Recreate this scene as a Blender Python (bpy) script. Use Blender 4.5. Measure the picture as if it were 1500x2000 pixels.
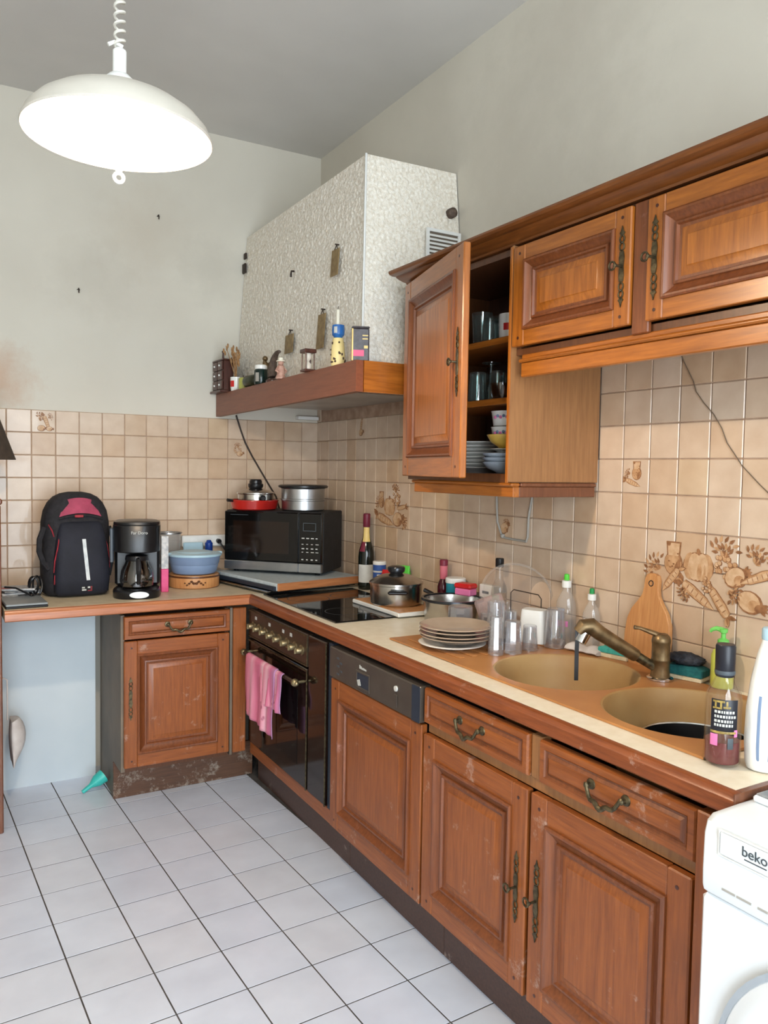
import bpy, bmesh, math, random
from mathutils import Vector, Matrix, noise
for o in list(bpy.data.objects):
    bpy.data.objects.remove(o)
SC = bpy.context.scene
COL = SC.collection
R = math.radians
random.seed(7)

# ------------------------------------------------------------------ camera, light, exposure
cd = bpy.data.cameras.new('camera')
cam = bpy.data.objects.new('camera', cd)
COL.objects.link(cam)
cam.location = (-1.87588, -3.98673, 1.47406)
cam.rotation_euler = (R(86.90875), R(-0.93308), R(-29.99841))
cd.sensor_fit = 'VERTICAL'
cd.sensor_width = cd.sensor_height = 36.0
cd.lens = 1545.74 / 2000 * 36.0
cd.clip_start = 0.05
SC.camera = cam
SC.view_settings.view_transform = 'Standard'
SC.view_settings.look = 'None'
SC.view_settings.gamma = 1.0
SC.view_settings.use_curve_mapping = False
SC.view_settings.exposure = 0.0
W = bpy.data.worlds.new('sky')
SC.world = W
W.use_nodes = True
bg = W.node_tree.nodes['Background']
bg.inputs[0].default_value = (0.85, 0.915, 1.0, 1)
bg.inputs[1].default_value = 14.5
# the daylight comes in through the tall window in the wall behind the camera (sky portal in its opening)
WIN = dict(x0=-3.05, x1=-0.75, z0=0.12, z1=2.75, y=-5.6)
pl = bpy.data.lights.new('window_portal', 'AREA')
pl.shape = 'RECTANGLE'
pl.size = WIN['x1'] - WIN['x0']
pl.size_y = WIN['z1'] - WIN['z0']
pl.cycles.is_portal = True
po = bpy.data.objects.new('window_portal', pl)
COL.objects.link(po)
po.location = ((WIN['x0'] + WIN['x1']) / 2, WIN['y'] - 0.12, (WIN['z0'] + WIN['z1']) / 2)
po.rotation_euler = (R(90), 0, 0)
LAMP_POWER = 58.0
LAMP_COLOR = (1.0, 0.80, 0.58)

# ------------------------------------------------------------------ materials
MATS = {}


def nodes(name):
    m = bpy.data.materials.new(name)
    m.use_nodes = True
    nt = m.node_tree
    nt.nodes.clear()
    out = nt.nodes.new('ShaderNodeOutputMaterial')
    return m, nt, out


def N(nt, typ, **kw):
    n = nt.nodes.new(typ)
    for k, v in kw.items():
        if isinstance(k, str) and hasattr(n, k):
            setattr(n, k, v)
    return n


def ramp(nt, stops):
    r = nt.nodes.new('ShaderNodeValToRGB')
    e = r.color_ramp.elements
    while len(e) < len(stops):
        e.new(0.5)
    for i, (p, c) in enumerate(stops):
        e[i].position = p
        e[i].color = (*c, 1) if len(c) == 3 else c
    return r


def srgb(r, g, b):
    return tuple(((c / 255) / 12.92 if c / 255 < 0.04045 else ((c / 255 + 0.055) / 1.055) ** 2.4) for c in (r, g, b))


def mk(name, c, rough=0.5, metal=0.0, c2=None, scale=8.0, bump=0.0, bscale=60.0, spec=0.5, coat=0.0, trans=0.0, ior=1.45, emit=0.0, sheen=0.0, detail=4.0, lo=0.35, hi=0.65, bdist=0.002):
    """a surface with a soft procedural variation between c and c2"""
    m, nt, out = nodes(name)
    b = nt.nodes.new('ShaderNodeBsdfPrincipled')
    nt.links.new(b.outputs[0], out.inputs[0])
    if c2 is None:
        c2 = tuple(min(1, x * 0.9) for x in c)
    tc = nt.nodes.new('ShaderNodeTexCoord')
    nz = nt.nodes.new('ShaderNodeTexNoise')
    nz.inputs['Scale'].default_value = scale
    nz.inputs['Detail'].default_value = detail
    nt.links.new(tc.outputs['Object'], nz.inputs['Vector'])
    r = ramp(nt, [(lo, c), (hi, c2)])
    nt.links.new(nz.outputs['Fac'], r.inputs[0])
    nt.links.new(r.outputs[0], b.inputs['Base Color'])
    b.inputs['Roughness'].default_value = rough
    b.inputs['Metallic'].default_value = metal
    b.inputs['Specular IOR Level'].default_value = spec
    b.inputs['Coat Weight'].default_value = coat
    b.inputs['Transmission Weight'].default_value = trans
    b.inputs['IOR'].default_value = ior
    if sheen:
        b.inputs['Sheen Weight'].default_value = sheen
    if emit:
        nt.links.new(r.outputs[0], b.inputs['Emission Color'])
        b.inputs['Emission Strength'].default_value = emit
    if bump:
        n2 = nt.nodes.new('ShaderNodeTexNoise')
        n2.inputs['Scale'].default_value = bscale
        n2.inputs['Detail'].default_value = 5
        nt.links.new(tc.outputs['Object'], n2.inputs['Vector'])
        bp = nt.nodes.new('ShaderNodeBump')
        bp.inputs['Strength'].default_value = bump
        bp.inputs['Distance'].default_value = bdist
        nt.links.new(n2.outputs['Fac'], bp.inputs['Height'])
        nt.links.new(bp.outputs[0], b.inputs['Normal'])
    MATS[name] = m
    return m


def wood(name, axis, dark, light, rough=0.36, fine=26.0, wear=0.0, wearcol=(0.62, 0.5, 0.42), coat=0.15, rings=True):
    """varnished timber, grain along the given object axis"""
    m, nt, out = nodes(name)
    b = nt.nodes.new('ShaderNodeBsdfPrincipled')
    nt.links.new(b.outputs[0], out.inputs[0])
    tc = nt.nodes.new('ShaderNodeTexCoord')
    oi = nt.nodes.new('ShaderNodeObjectInfo')
    off = N(nt, 'ShaderNodeVectorMath', operation='SCALE')
    off.inputs[0].default_value = (3.1, 5.7, 9.3)
    nt.links.new(oi.outputs['Random'], off.inputs['Scale'])
    add = N(nt, 'ShaderNodeVectorMath', operation='ADD')
    nt.links.new(tc.outputs['Object'], add.inputs[0])
    nt.links.new(off.outputs[0], add.inputs[1])
    mp = nt.nodes.new('ShaderNodeMapping')
    s = [1.0, 1.0, 1.0]
    s['xyz'.index(axis)] = 0.07
    mp.inputs['Scale'].default_value = s
    nt.links.new(add.outputs[0], mp.inputs['Vector'])
    n1 = nt.nodes.new('ShaderNodeTexNoise')
    n1.inputs['Scale'].default_value = fine * 4
    n1.inputs['Detail'].default_value = 6
    n1.inputs['Roughness'].default_value = 0.65
    nt.links.new(mp.outputs[0], n1.inputs['Vector'])
    n0 = nt.nodes.new('ShaderNodeTexNoise')
    n0.inputs['Scale'].default_value = 7
    n0.inputs['Detail'].default_value = 2
    n0.inputs['Distortion'].default_value = 0.6
    nt.links.new(mp.outputs[0], n0.inputs['Vector'])
    # cathedral rings: contour lines of the slow noise
    mul = N(nt, 'ShaderNodeMath', operation='MULTIPLY')
    mul.inputs[1].default_value = 11.0
    nt.links.new(n0.outputs['Fac'], mul.inputs[0])
    fr = N(nt, 'ShaderNodeMath', operation='FRACT')
    nt.links.new(mul.outputs[0], fr.inputs[0])
    rr = ramp(nt, [(0.0, (0.3,) * 3), (0.10, (0.55,) * 3), (0.8, (0.72,) * 3), (1.0, (0.3,) * 3)])
    nt.links.new(fr.outputs[0], rr.inputs[0])
    mixf = N(nt, 'ShaderNodeMix', data_type='FLOAT')
    mixf.inputs[0].default_value = 0.20 if rings else 0.12
    nt.links.new(n1.outputs['Fac'], mixf.inputs[2])
    nt.links.new(rr.outputs[0], mixf.inputs[3])
    r = ramp(nt, [(0.28, dark), (0.50, tuple((a + c) / 2 for a, c in zip(dark, light))), (0.72, light)])
    nt.links.new(mixf.outputs[0], r.inputs[0])
    colout = r.outputs[0]
    if wear:
        nw = nt.nodes.new('ShaderNodeTexNoise')
        nw.inputs['Scale'].default_value = 9
        nw.inputs['Detail'].default_value = 12
        nw.inputs['Roughness'].default_value = 0.75
        nt.links.new(add.outputs[0], nw.inputs['Vector'])
        rw = ramp(nt, [(0.66 - 0.12 * wear, (0,) * 3), (0.76 - 0.1 * wear, (1,) * 3)])
        nt.links.new(nw.outputs['Fac'], rw.inputs[0])
        sc = N(nt, 'ShaderNodeMath', operation='MULTIPLY')
        sc.inputs[1].default_value = 0.55
        nt.links.new(rw.outputs[0], sc.inputs[0])
        mx = N(nt, 'ShaderNodeMix', data_type='RGBA')
        nt.links.new(sc.outputs[0], mx.inputs[0])
        nt.links.new(colout, mx.inputs[6])
        mx.inputs[7].default_value = (*wearcol, 1)
        colout = mx.outputs[2]
    nt.links.new(colout, b.inputs['Base Color'])
    b.inputs['Roughness'].default_value = rough
    b.inputs['Coat Weight'].default_value = coat
    b.inputs['Coat Roughness'].default_value = 0.25
    bp = nt.nodes.new('ShaderNodeBump')
    bp.inputs['Strength'].default_value = 0.25
    bp.inputs['Distance'].default_value = 0.0006
    nt.links.new(n1.outputs['Fac'], bp.inputs['Height'])
    nt.links.new(bp.outputs[0], b.inputs['Normal'])
    MATS[name] = m
    return m


def thin_glass(name, tint=(1, 1, 1), refl=0.08, rough=0.02, body=0.0, bodycol=(0.8, 0.8, 0.8)):
    """a thin clear wall: lets light straight through, mirrors more at grazing angles"""
    m, nt, out = nodes(name)
    t = nt.nodes.new('ShaderNodeBsdfTransparent')
    t.inputs[0].default_value = (*tint, 1)
    g = nt.nodes.new('ShaderNodeBsdfGlossy')
    g.inputs['Roughness'].default_value = rough
    lw = nt.nodes.new('ShaderNodeLayerWeight')
    lw.inputs[0].default_value = 0.35
    tc = nt.nodes.new('ShaderNodeTexCoord')
    nz = nt.nodes.new('ShaderNodeTexNoise')
    nz.inputs['Scale'].default_value = 14
    nt.links.new(tc.outputs['Object'], nz.inputs['Vector'])
    bp = nt.nodes.new('ShaderNodeBump')
    bp.inputs['Strength'].default_value = 0.12
    bp.inputs['Distance'].default_value = 0.004
    nt.links.new(nz.outputs['Fac'], bp.inputs['Height'])
    nt.links.new(bp.outputs[0], g.inputs['Normal'])
    r = ramp(nt, [(0.0, (refl,) * 3), (0.55, (refl * 1.6,) * 3), (1.0, (0.75,) * 3)])
    nt.links.new(lw.outputs['Facing'], r.inputs[0])
    mx = nt.nodes.new('ShaderNodeMixShader')
    nt.links.new(r.outputs[0], mx.inputs[0])
    nt.links.new(t.outputs[0], mx.inputs[1])
    nt.links.new(g.outputs[0], mx.inputs[2])
    last = mx
    if body:
        d = nt.nodes.new('ShaderNodeBsdfDiffuse')
        d.inputs[0].default_value = (*bodycol, 1)
        m2 = nt.nodes.new('ShaderNodeMixShader')
        m2.inputs[0].default_value = body
        nt.links.new(mx.outputs[0], m2.inputs[1])
        nt.links.new(d.outputs[0], m2.inputs[2])
        last = m2
    nt.links.new(last.outputs[0], out.inputs[0])
    MATS[name] = m
    return m


def tile_mat(name, stops, rough, bump, mott, scale, coat=0.0):
    """glazed tile: one tone per piece out of a range, with soft clouds inside the piece"""
    m, nt, out = nodes(name)
    b = nt.nodes.new('ShaderNodeBsdfPrincipled')
    nt.links.new(b.outputs[0], out.inputs[0])
    oi = nt.nodes.new('ShaderNodeObjectInfo')
    r = ramp(nt, stops)
    nt.links.new(oi.outputs['Random'], r.inputs[0])
    geo = nt.nodes.new('ShaderNodeNewGeometry')
    nz = nt.nodes.new('ShaderNodeTexNoise')
    nz.inputs['Scale'].default_value = scale
    nz.inputs['Detail'].default_value = 6
    nt.links.new(geo.outputs['Position'], nz.inputs['Vector'])
    rm = ramp(nt, [(0.3, mott[0]), (0.7, mott[1])])
    nt.links.new(nz.outputs['Fac'], rm.inputs[0])
    mx = N(nt, 'ShaderNodeMix', data_type='RGBA', blend_type='MULTIPLY')
    mx.inputs[0].default_value = 1.0
    nt.links.new(r.outputs[0], mx.inputs[6])
    nt.links.new(rm.outputs[0], mx.inputs[7])
    nt.links.new(mx.outputs[2], b.inputs['Base Color'])
    b.inputs['Roughness'].default_value = rough
    b.inputs['Coat Weight'].default_value = coat
    bp = nt.nodes.new('ShaderNodeBump')
    bp.inputs['Strength'].default_value = bump
    bp.inputs['Distance'].default_value = 0.003
    nt.links.new(nz.outputs['Fac'], bp.inputs['Height'])
    nt.links.new(bp.outputs[0], b.inputs['Normal'])
    MATS[name] = m
    return m


WD, WL = srgb(124, 66, 20), srgb(180, 106, 38)
for ax in 'xyz':
    wood('wood_' + ax, ax, WD, WL, rough=0.3, coat=0.35)
    wood('cornice_' + ax, ax, srgb(84, 44, 18), srgb(132, 76, 32), rough=0.3, coat=0.35, rings=False)
    wood('worn_' + ax, ax, srgb(110, 55, 20), srgb(158, 88, 36), wear=0.6, rough=0.42)
wood('edge_x', 'x', srgb(146, 84, 50), srgb(186, 116, 72), wear=0.2, rings=False)
wood('edge_y', 'y', srgb(100, 48, 24), srgb(148, 80, 40), wear=0.5, rings=False)
wood('mould', 'z', srgb(92, 46, 22), srgb(134, 75, 38), wear=0.35, wearcol=srgb(170, 130, 120))
wood('mantel_wood', 'y', srgb(112, 60, 38), srgb(134, 76, 50), rings=False, rough=0.45)
wood('veneer', 'z', srgb(128, 86, 50), srgb(160, 112, 68), rings=False, rough=0.5)
wood('plinth_wood', 'y', srgb(58, 38, 30), srgb(86, 58, 46), wear=0.3, rings=False, rough=0.5)
wood('plinth_worn', 'x', srgb(70, 44, 28), srgb(104, 68, 44), wear=1.1, wearcol=srgb(214, 204, 186), rings=False, rough=0.55)
wood('dark_wood', 'z', srgb(46, 22, 16), srgb(88, 46, 34), rings=False)
wood('carcass', 'z', srgb(74, 42, 22), srgb(104, 62, 34), rings=False)
wood('pale_wood', 'z', srgb(168, 106, 56), srgb(206, 152, 96), rings=True, rough=0.55)
wood('side_wood', 'z', srgb(88, 46, 26), srgb(124, 74, 46), rings=False)
wood('board_edge', 'x', srgb(154, 92, 54), srgb(200, 134, 86), rings=False)

mk('plaster', srgb(214, 208, 194), 0.9, c2=srgb(205, 198, 184), scale=1.6, bump=0.15, bscale=90, detail=8)
m = MATS['plaster']
nt = m.node_tree
bs = next(n for n in nt.nodes if n.type == 'BSDF_PRINCIPLED')
src = bs.inputs['Base Color'].links[0].from_socket
tc = nt.nodes.new('ShaderNodeTexCoord')
for (cx, cy, cz), rad, col, fac in (((-1.62, 0, 1.86), .26, srgb(196, 164, 140), .75), ((-1.20, 0, 2.36), .26, srgb(176, 168, 154), .26), ((-.60, 0, 2.46), .24, srgb(170, 164, 152), .26), ((-.95, 0, 2.62), .3, srgb(196, 184, 166), .4), ((0, -1.75, 2.55), .7, srgb(190, 184, 170), .45)):
    mp = nt.nodes.new('ShaderNodeMapping')
    mp.inputs['Location'].default_value = (-cx / rad, -cy / rad, -cz / rad)
    mp.inputs['Scale'].default_value = (1 / rad,) * 3
    nt.links.new(tc.outputs['Object'], mp.inputs['Vector'])
    ln = N(nt, 'ShaderNodeVectorMath', operation='LENGTH')
    nt.links.new(mp.outputs[0], ln.inputs[0])
    nz = nt.nodes.new('ShaderNodeTexNoise')
    nz.inputs['Scale'].default_value = 9
    nz.inputs['Detail'].default_value = 9
    nz.inputs['Roughness'].default_value = .7
    nt.links.new(tc.outputs['Object'], nz.inputs['Vector'])
    ad = N(nt, 'ShaderNodeMath', operation='MULTIPLY_ADD')
    ad.inputs[1].default_value = 1.5
    nt.links.new(nz.outputs['Fac'], ad.inputs[0])
    nt.links.new(ln.outputs['Value'], ad.inputs[2])
    rp = ramp(nt, [(.55, (fac,) * 3), (1.0, (0,) * 3)])
    sc = N(nt, 'ShaderNodeMath', operation='MULTIPLY')
    sc.inputs[1].default_value = .62
    nt.links.new(ad.outputs[0], sc.inputs[0])
    nt.links.new(sc.outputs[0], rp.inputs[0])
    mx = N(nt, 'ShaderNodeMix', data_type='RGBA')
    nt.links.new(rp.outputs[0], mx.inputs[0])
    nt.links.new(src, mx.inputs[6])
    mx.inputs[7].default_value = (*col, 1)
    src = mx.outputs[2]
nt.links.new(src, bs.inputs['Base Color'])
mk('ceiling_paint', srgb(214, 211, 206), 0.92, c2=srgb(203, 200, 195), scale=1.2, bump=0.1, bscale=80, detail=6)
mk('crepi', srgb(246, 240, 228), 0.85, c2=srgb(226, 215, 197), scale=95, bump=0.8, bscale=230, detail=6, bdist=0.004)
mk('grout', srgb(184, 158, 136), 0.9, c2=srgb(160, 132, 112), scale=20)
mk('floor_grout', srgb(92, 88, 86), 0.9, c2=srgb(66, 63, 61), scale=12)
tile_mat('wall_tile', [(0.0, srgb(203, 181, 156)), (0.25, srgb(210, 192, 172)), (0.5, srgb(206, 188, 168)), (0.72, srgb(198, 172, 144)), (0.88, srgb(212, 195, 176)), (1.0, srgb(203, 181, 152))], 0.32, 0.25, (srgb(238, 228, 220), srgb(255, 250, 246)), 14, 0.2)
tile_mat('floor_tile', [(0.0, srgb(218, 226, 242)), (0.5, srgb(226, 233, 247)), (1.0, srgb(222, 227, 238))], 0.30, 0.1, (srgb(242, 242, 243), srgb(255, 255, 255)), 7, 0.15)
mk('print_dark', srgb(122, 80, 50), 0.5, c2=srgb(158, 112, 76), scale=60)
mk('print_mid', srgb(168, 124, 84), 0.5, c2=srgb(198, 158, 118), scale=50)
mk('print_light', srgb(208, 176, 142), 0.5, c2=srgb(190, 152, 114), scale=50)
mk('laminate', srgb(238, 228, 206), 0.38, c2=srgb(230, 218, 193), scale=30)
mk('laminate_back', srgb(222, 205, 174), 0.4, c2=srgb(208, 190, 160), scale=20)
mk('grey_laminate', srgb(192, 202, 206), 0.4, c2=srgb(178, 188, 190), scale=40)
mk('niche_paint', srgb(206, 214, 218), 0.7, c2=srgb(194, 204, 210), scale=2.5, detail=8)
mk('niche_side', srgb(122, 108, 92), 0.6, c2=srgb(98, 88, 76), scale=4, detail=6)
mk('sink_bowl', srgb(178, 146, 98), 0.5, c2=srgb(164, 126, 78), scale=6, detail=7)
mk('sink_clay', srgb(186, 130, 76), 0.42, c2=srgb(168, 112, 64), scale=5, bump=0.05)
mk('bronze', srgb(140, 116, 84), 0.38, 0.75, c2=srgb(104, 86, 60), scale=30)
mk('old_brass', srgb(112, 100, 74), 0.42, 0.8, c2=srgb(66, 60, 46), scale=90, bump=0.3, bscale=160)
mk('gold', srgb(168, 154, 120), 0.36, 0.85, c2=srgb(120, 104, 76), scale=40)
mk('steel', srgb(196, 192, 186), 0.22, 1.0, c2=srgb(170, 166, 160), scale=9)
mk('alu', srgb(188, 190, 192), 0.34, 1.0, c2=srgb(160, 164, 168), scale=6)
mk('chrome', srgb(220, 222, 226), 0.12, 1.0)
mk('black_plastic', srgb(16, 16, 18), 0.3, c2=srgb(22, 22, 25), scale=20)
mk('black_matte', srgb(24, 23, 24), 0.65, c2=srgb(34, 33, 34), scale=30)
mk('black_glass', srgb(11, 11, 11), 0.05, c2=srgb(14, 13, 13), spec=0.5)
mk('oven_glass', srgb(24, 15, 11), 0.09, c2=srgb(32, 20, 14), spec=0.6)
mk('oven_brown', srgb(46, 32, 24), 0.3, c2=srgb(58, 42, 32), scale=20)
mk('dish_plastic', srgb(62, 54, 48), 0.36, c2=srgb(72, 64, 56), scale=12)
mk('dish_blue', srgb(34, 44, 58), 0.35)
mk('white_enamel', srgb(236, 240, 242), 0.28, c2=srgb(230, 235, 238), scale=3)
mk('white_plastic', srgb(232, 232, 228), 0.4, c2=srgb(222, 222, 218), scale=8)
mk('ceramic', srgb(236, 234, 228), 0.2, c2=srgb(228, 226, 220), coat=0.3)
mk('grey_ceramic', srgb(168, 178, 188), 0.22, c2=srgb(150, 160, 172), coat=0.3)
mk('beige_glass', srgb(186, 166, 146), 0.18, c2=srgb(170, 150, 130), coat=0.4)
mk('marble', srgb(148, 150, 152), 0.35, c2=srgb(108, 112, 116), scale=45, detail=9)
mk('shade_white', srgb(204, 198, 186), 0.5, c2=srgb(196, 190, 178))
mk('cord_white', srgb(214, 210, 200), 0.5)
mk('wire_grey', srgb(168, 164, 156), 0.5)
mk('plate_tan', srgb(150, 126, 84), 0.5, 0.2, c2=srgb(122, 98, 62), scale=40)
mk('wire_brown', srgb(104, 88, 72), 0.6)
mk('wire_dark', srgb(52, 40, 32), 0.6)
mk('pack_black', srgb(26, 25, 28), 0.85, c2=srgb(38, 36, 40), scale=60, bump=0.4, bscale=300)
mk('pack_navy', srgb(20, 22, 32), 0.75, c2=srgb(27, 29, 41), scale=8, bump=0.35, bscale=260)
mk('pack_pink', srgb(170, 70, 96), 0.7, c2=srgb(146, 56, 80), scale=22)
mk('pack_red', srgb(164, 40, 52), 0.6, c2=srgb(120, 26, 36), scale=40)
mk('reflector', srgb(222, 226, 226), 0.3, c2=srgb(186, 194, 198), scale=30)
mk('tub_blue', srgb(128, 150, 182), 0.42, c2=srgb(118, 140, 172), scale=6)
mk('tub_lid', srgb(176, 206, 220), 0.4, c2=srgb(164, 196, 212), scale=6)
mk('navy_plastic', srgb(20, 54, 130), 0.35)
mk('cobalt', srgb(36, 92, 158), 0.3, c2=srgb(48, 110, 176), scale=30)
mk('tin_blue', srgb(46, 78, 148), 0.35, c2=srgb(60, 96, 164), scale=20)
mk('red_plastic', srgb(206, 36, 36), 0.35, c2=srgb(180, 26, 28))
mk('red_enamel', srgb(184, 38, 30), 0.25, c2=srgb(150, 28, 24), scale=6, coat=0.4)
mk('pink_plastic', srgb(222, 72, 130), 0.45, c2=srgb(206, 56, 112), scale=20)
mk('green_plastic', srgb(84, 200, 60), 0.4)
mk('green_dark', srgb(30, 140, 72), 0.4)
mk('pump_green', srgb(120, 205, 100), 0.4, c2=srgb(104, 190, 88))
mk('soap_lime', srgb(206, 210, 96), 0.3, c2=srgb(190, 200, 84))
mk('teal', srgb(38, 140, 158), 0.4, c2=srgb(28, 120, 142), scale=20)
mk('sponge_teal', srgb(70, 168, 158), 0.9, c2=srgb(52, 146, 138), scale=90, bump=0.6, bscale=200)
mk('sponge_deep', srgb(26, 100, 100), 0.9, c2=srgb(18, 84, 86), scale=90, bump=0.6, bscale=200)
mk('sponge_cream', srgb(216, 202, 170), 0.9, c2=srgb(196, 180, 146), scale=80, bump=0.6, bscale=200)
mk('scourer', srgb(58, 60, 68), 0.8, c2=srgb(36, 38, 44), scale=60, bump=0.8, bscale=120, bdist=0.006)
mk('wine_glass_dark', srgb(18, 22, 18), 0.08, c2=srgb(26, 32, 24), spec=0.6)
mk('foil_burgundy', srgb(118, 36, 56), 0.4, c2=srgb(96, 26, 44))
mk('vinegar_red', srgb(70, 18, 30), 0.12, c2=srgb(54, 12, 22))
mk('syrup', srgb(112, 34, 40), 0.3, c2=srgb(96, 26, 34))
mk('vinegar_pink', srgb(196, 106, 118), 0.2, c2=srgb(180, 86, 102))
mk('label_paper', srgb(214, 214, 208), 0.6, c2=srgb(202, 202, 198), scale=40)
mk('label_black', srgb(26, 26, 34), 0.4)
mk('label_gold', srgb(170, 146, 78), 0.4, c2=srgb(120, 100, 48), scale=120)
mk('label_pink', srgb(222, 120, 170), 0.4)
mk('cream_stuff', srgb(226, 200, 130), 0.5, c2=srgb(214, 184, 110), scale=20)
mk('vase_yellow', srgb(226, 204, 138), 0.5, c2=srgb(232, 214, 156))
mk('vase_spot', srgb(66, 44, 32), 0.6)
mk('wax', srgb(236, 230, 210), 0.5)
mk('yellow_ceramic', srgb(222, 184, 84), 0.3, c2=srgb(206, 166, 66))
mk('olive_glass', srgb(64, 66, 42), 0.25, c2=srgb(44, 46, 30))
mk('bottle_green', srgb(20, 40, 34), 0.2, c2=srgb(14, 28, 26))
mk('candle_green', srgb(176, 176, 92), 0.5, c2=srgb(160, 160, 76))
mk('rose_clay', srgb(196, 156, 138), 0.6, c2=srgb(168, 124, 108), scale=60)
mk('grey_brown', srgb(100, 84, 72), 0.7, c2=srgb(70, 56, 48), scale=60, bump=0.4)
mk('dried', srgb(176, 136, 92), 0.9, c2=srgb(136, 96, 60), scale=60)
mk('sand_glass', srgb(214, 204, 190), 0.4)
mk('tin_dark', srgb(52, 46, 48), 0.35, c2=srgb(72, 66, 70), scale=60)
mk('hot_pink', srgb(228, 76, 118), 0.4)
mk('coffee_grey', srgb(70, 78, 88), 0.4)
mk('laptop_grey', srgb(150, 156, 158), 0.4, 0.3)
mk('paper_white', srgb(220, 218, 214), 0.7, c2=srgb(170, 172, 176), scale=50)
mk('paper_photo', srgb(150, 150, 150), 0.6, c2=srgb(60, 62, 66), scale=40)
mk('shade_brown', srgb(66, 54, 44), 0.8, c2=srgb(52, 42, 34), scale=30)
mk('foil_cheese', srgb(200, 196, 190), 0.3, 0.7)
mk('switch_white', srgb(226, 226, 222), 0.5)
mk('bag_white', srgb(214, 206, 200), 0.6, c2=srgb(196, 186, 180), scale=20)
mk('scoop_teal', srgb(60, 190, 180), 0.4)
mk('cork', srgb(160, 122, 80), 0.8, c2=srgb(120, 88, 56), scale=200)
mk('frame_white', srgb(228, 228, 224), 0.5)
mk('dark_pan', srgb(58, 60, 64), 0.25, 0.7, c2=srgb(36, 38, 42))
mk('soot', srgb(60, 54, 48), 0.8)
mk('ring_grey', srgb(176, 186, 196), 0.4)
mk('logo_grey', srgb(70, 78, 84), 0.5)
mk('logo_pale', srgb(196, 196, 190), 0.5)
mk('stripe_blue', srgb(120, 140, 170), 0.4)
thin_glass('clear_glass', (0.94, 0.95, 0.97), 0.20, 0.03, 0.09, (0.78, 0.8, 0.84))
thin_glass('clear_plastic', (0.95, 0.95, 0.94), 0.06, 0.08, 0.14, (0.75, 0.72, 0.7))
thin_glass('pink_clear', (0.95, 0.84, 0.82), 0.06, 0.1, 0.25, (0.75, 0.6, 0.58))
thin_glass('bottle_clear', (0.97, 0.96, 0.94), 0.035, 0.02, 0.01, (0.7, 0.66, 0.6))
thin_glass('carafe_glass', (0.72, 0.7, 0.68), 0.12, 0.02)
thin_glass('green_glass', (0.84, 0.92, 0.91), 0.14, 0.03, 0.03, (0.55, 0.68, 0.66))
thin_glass('window_glass', (0.97, 0.99, 0.99), 0.05)
# towel: pink cloth with stripes woven along its length
m, nt, out = nodes('towel')
b = nt.nodes.new('ShaderNodeBsdfPrincipled')
nt.links.new(b.outputs[0], out.inputs[0])
tc = nt.nodes.new('ShaderNodeTexCoord')
sx = nt.nodes.new('ShaderNodeSeparateXYZ')
nt.links.new(tc.outputs['UV'], sx.inputs[0])
r = ramp(nt, [(0.0, srgb(214, 118, 142)), (0.18, srgb(222, 138, 160)), (0.24, srgb(230, 168, 184)), (0.36, srgb(214, 116, 144)), (0.5, srgb(208, 108, 140)), (0.62, srgb(234, 186, 196)), (0.66, srgb(216, 128, 150)), (0.75, srgb(232, 176, 190)), (0.86, srgb(206, 108, 142)), (1.0, srgb(178, 132, 172))])
nt.links.new(sx.outputs[0], r.inputs[0])
vo = nt.nodes.new('ShaderNodeTexVoronoi')
vo.inputs['Scale'].default_value = 9
nt.links.new(tc.outputs['UV'], vo.inputs['Vector'])
rv = ramp(nt, [(0.18, (0.62, 0.42, 0.5)), (0.32, (1, 1, 1))])
nt.links.new(vo.outputs['Distance'], rv.inputs[0])
band = ramp(nt, [(0.60, (0,) * 3), (0.62, (1,) * 3), (0.74, (1,) * 3), (0.76, (0,) * 3)])
nt.links.new(sx.outputs[0], band.inputs[0])
mx = N(nt, 'ShaderNodeMix', data_type='RGBA', blend_type='MULTIPLY')
nt.links.new(band.outputs[0], mx.inputs[0])
nt.links.new(r.outputs[0], mx.inputs[6])
nt.links.new(rv.outputs[0], mx.inputs[7])
nt.links.new(mx.outputs[2], b.inputs['Base Color'])
b.inputs['Roughness'].default_value = 0.9
MATS['towel'] = m


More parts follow.
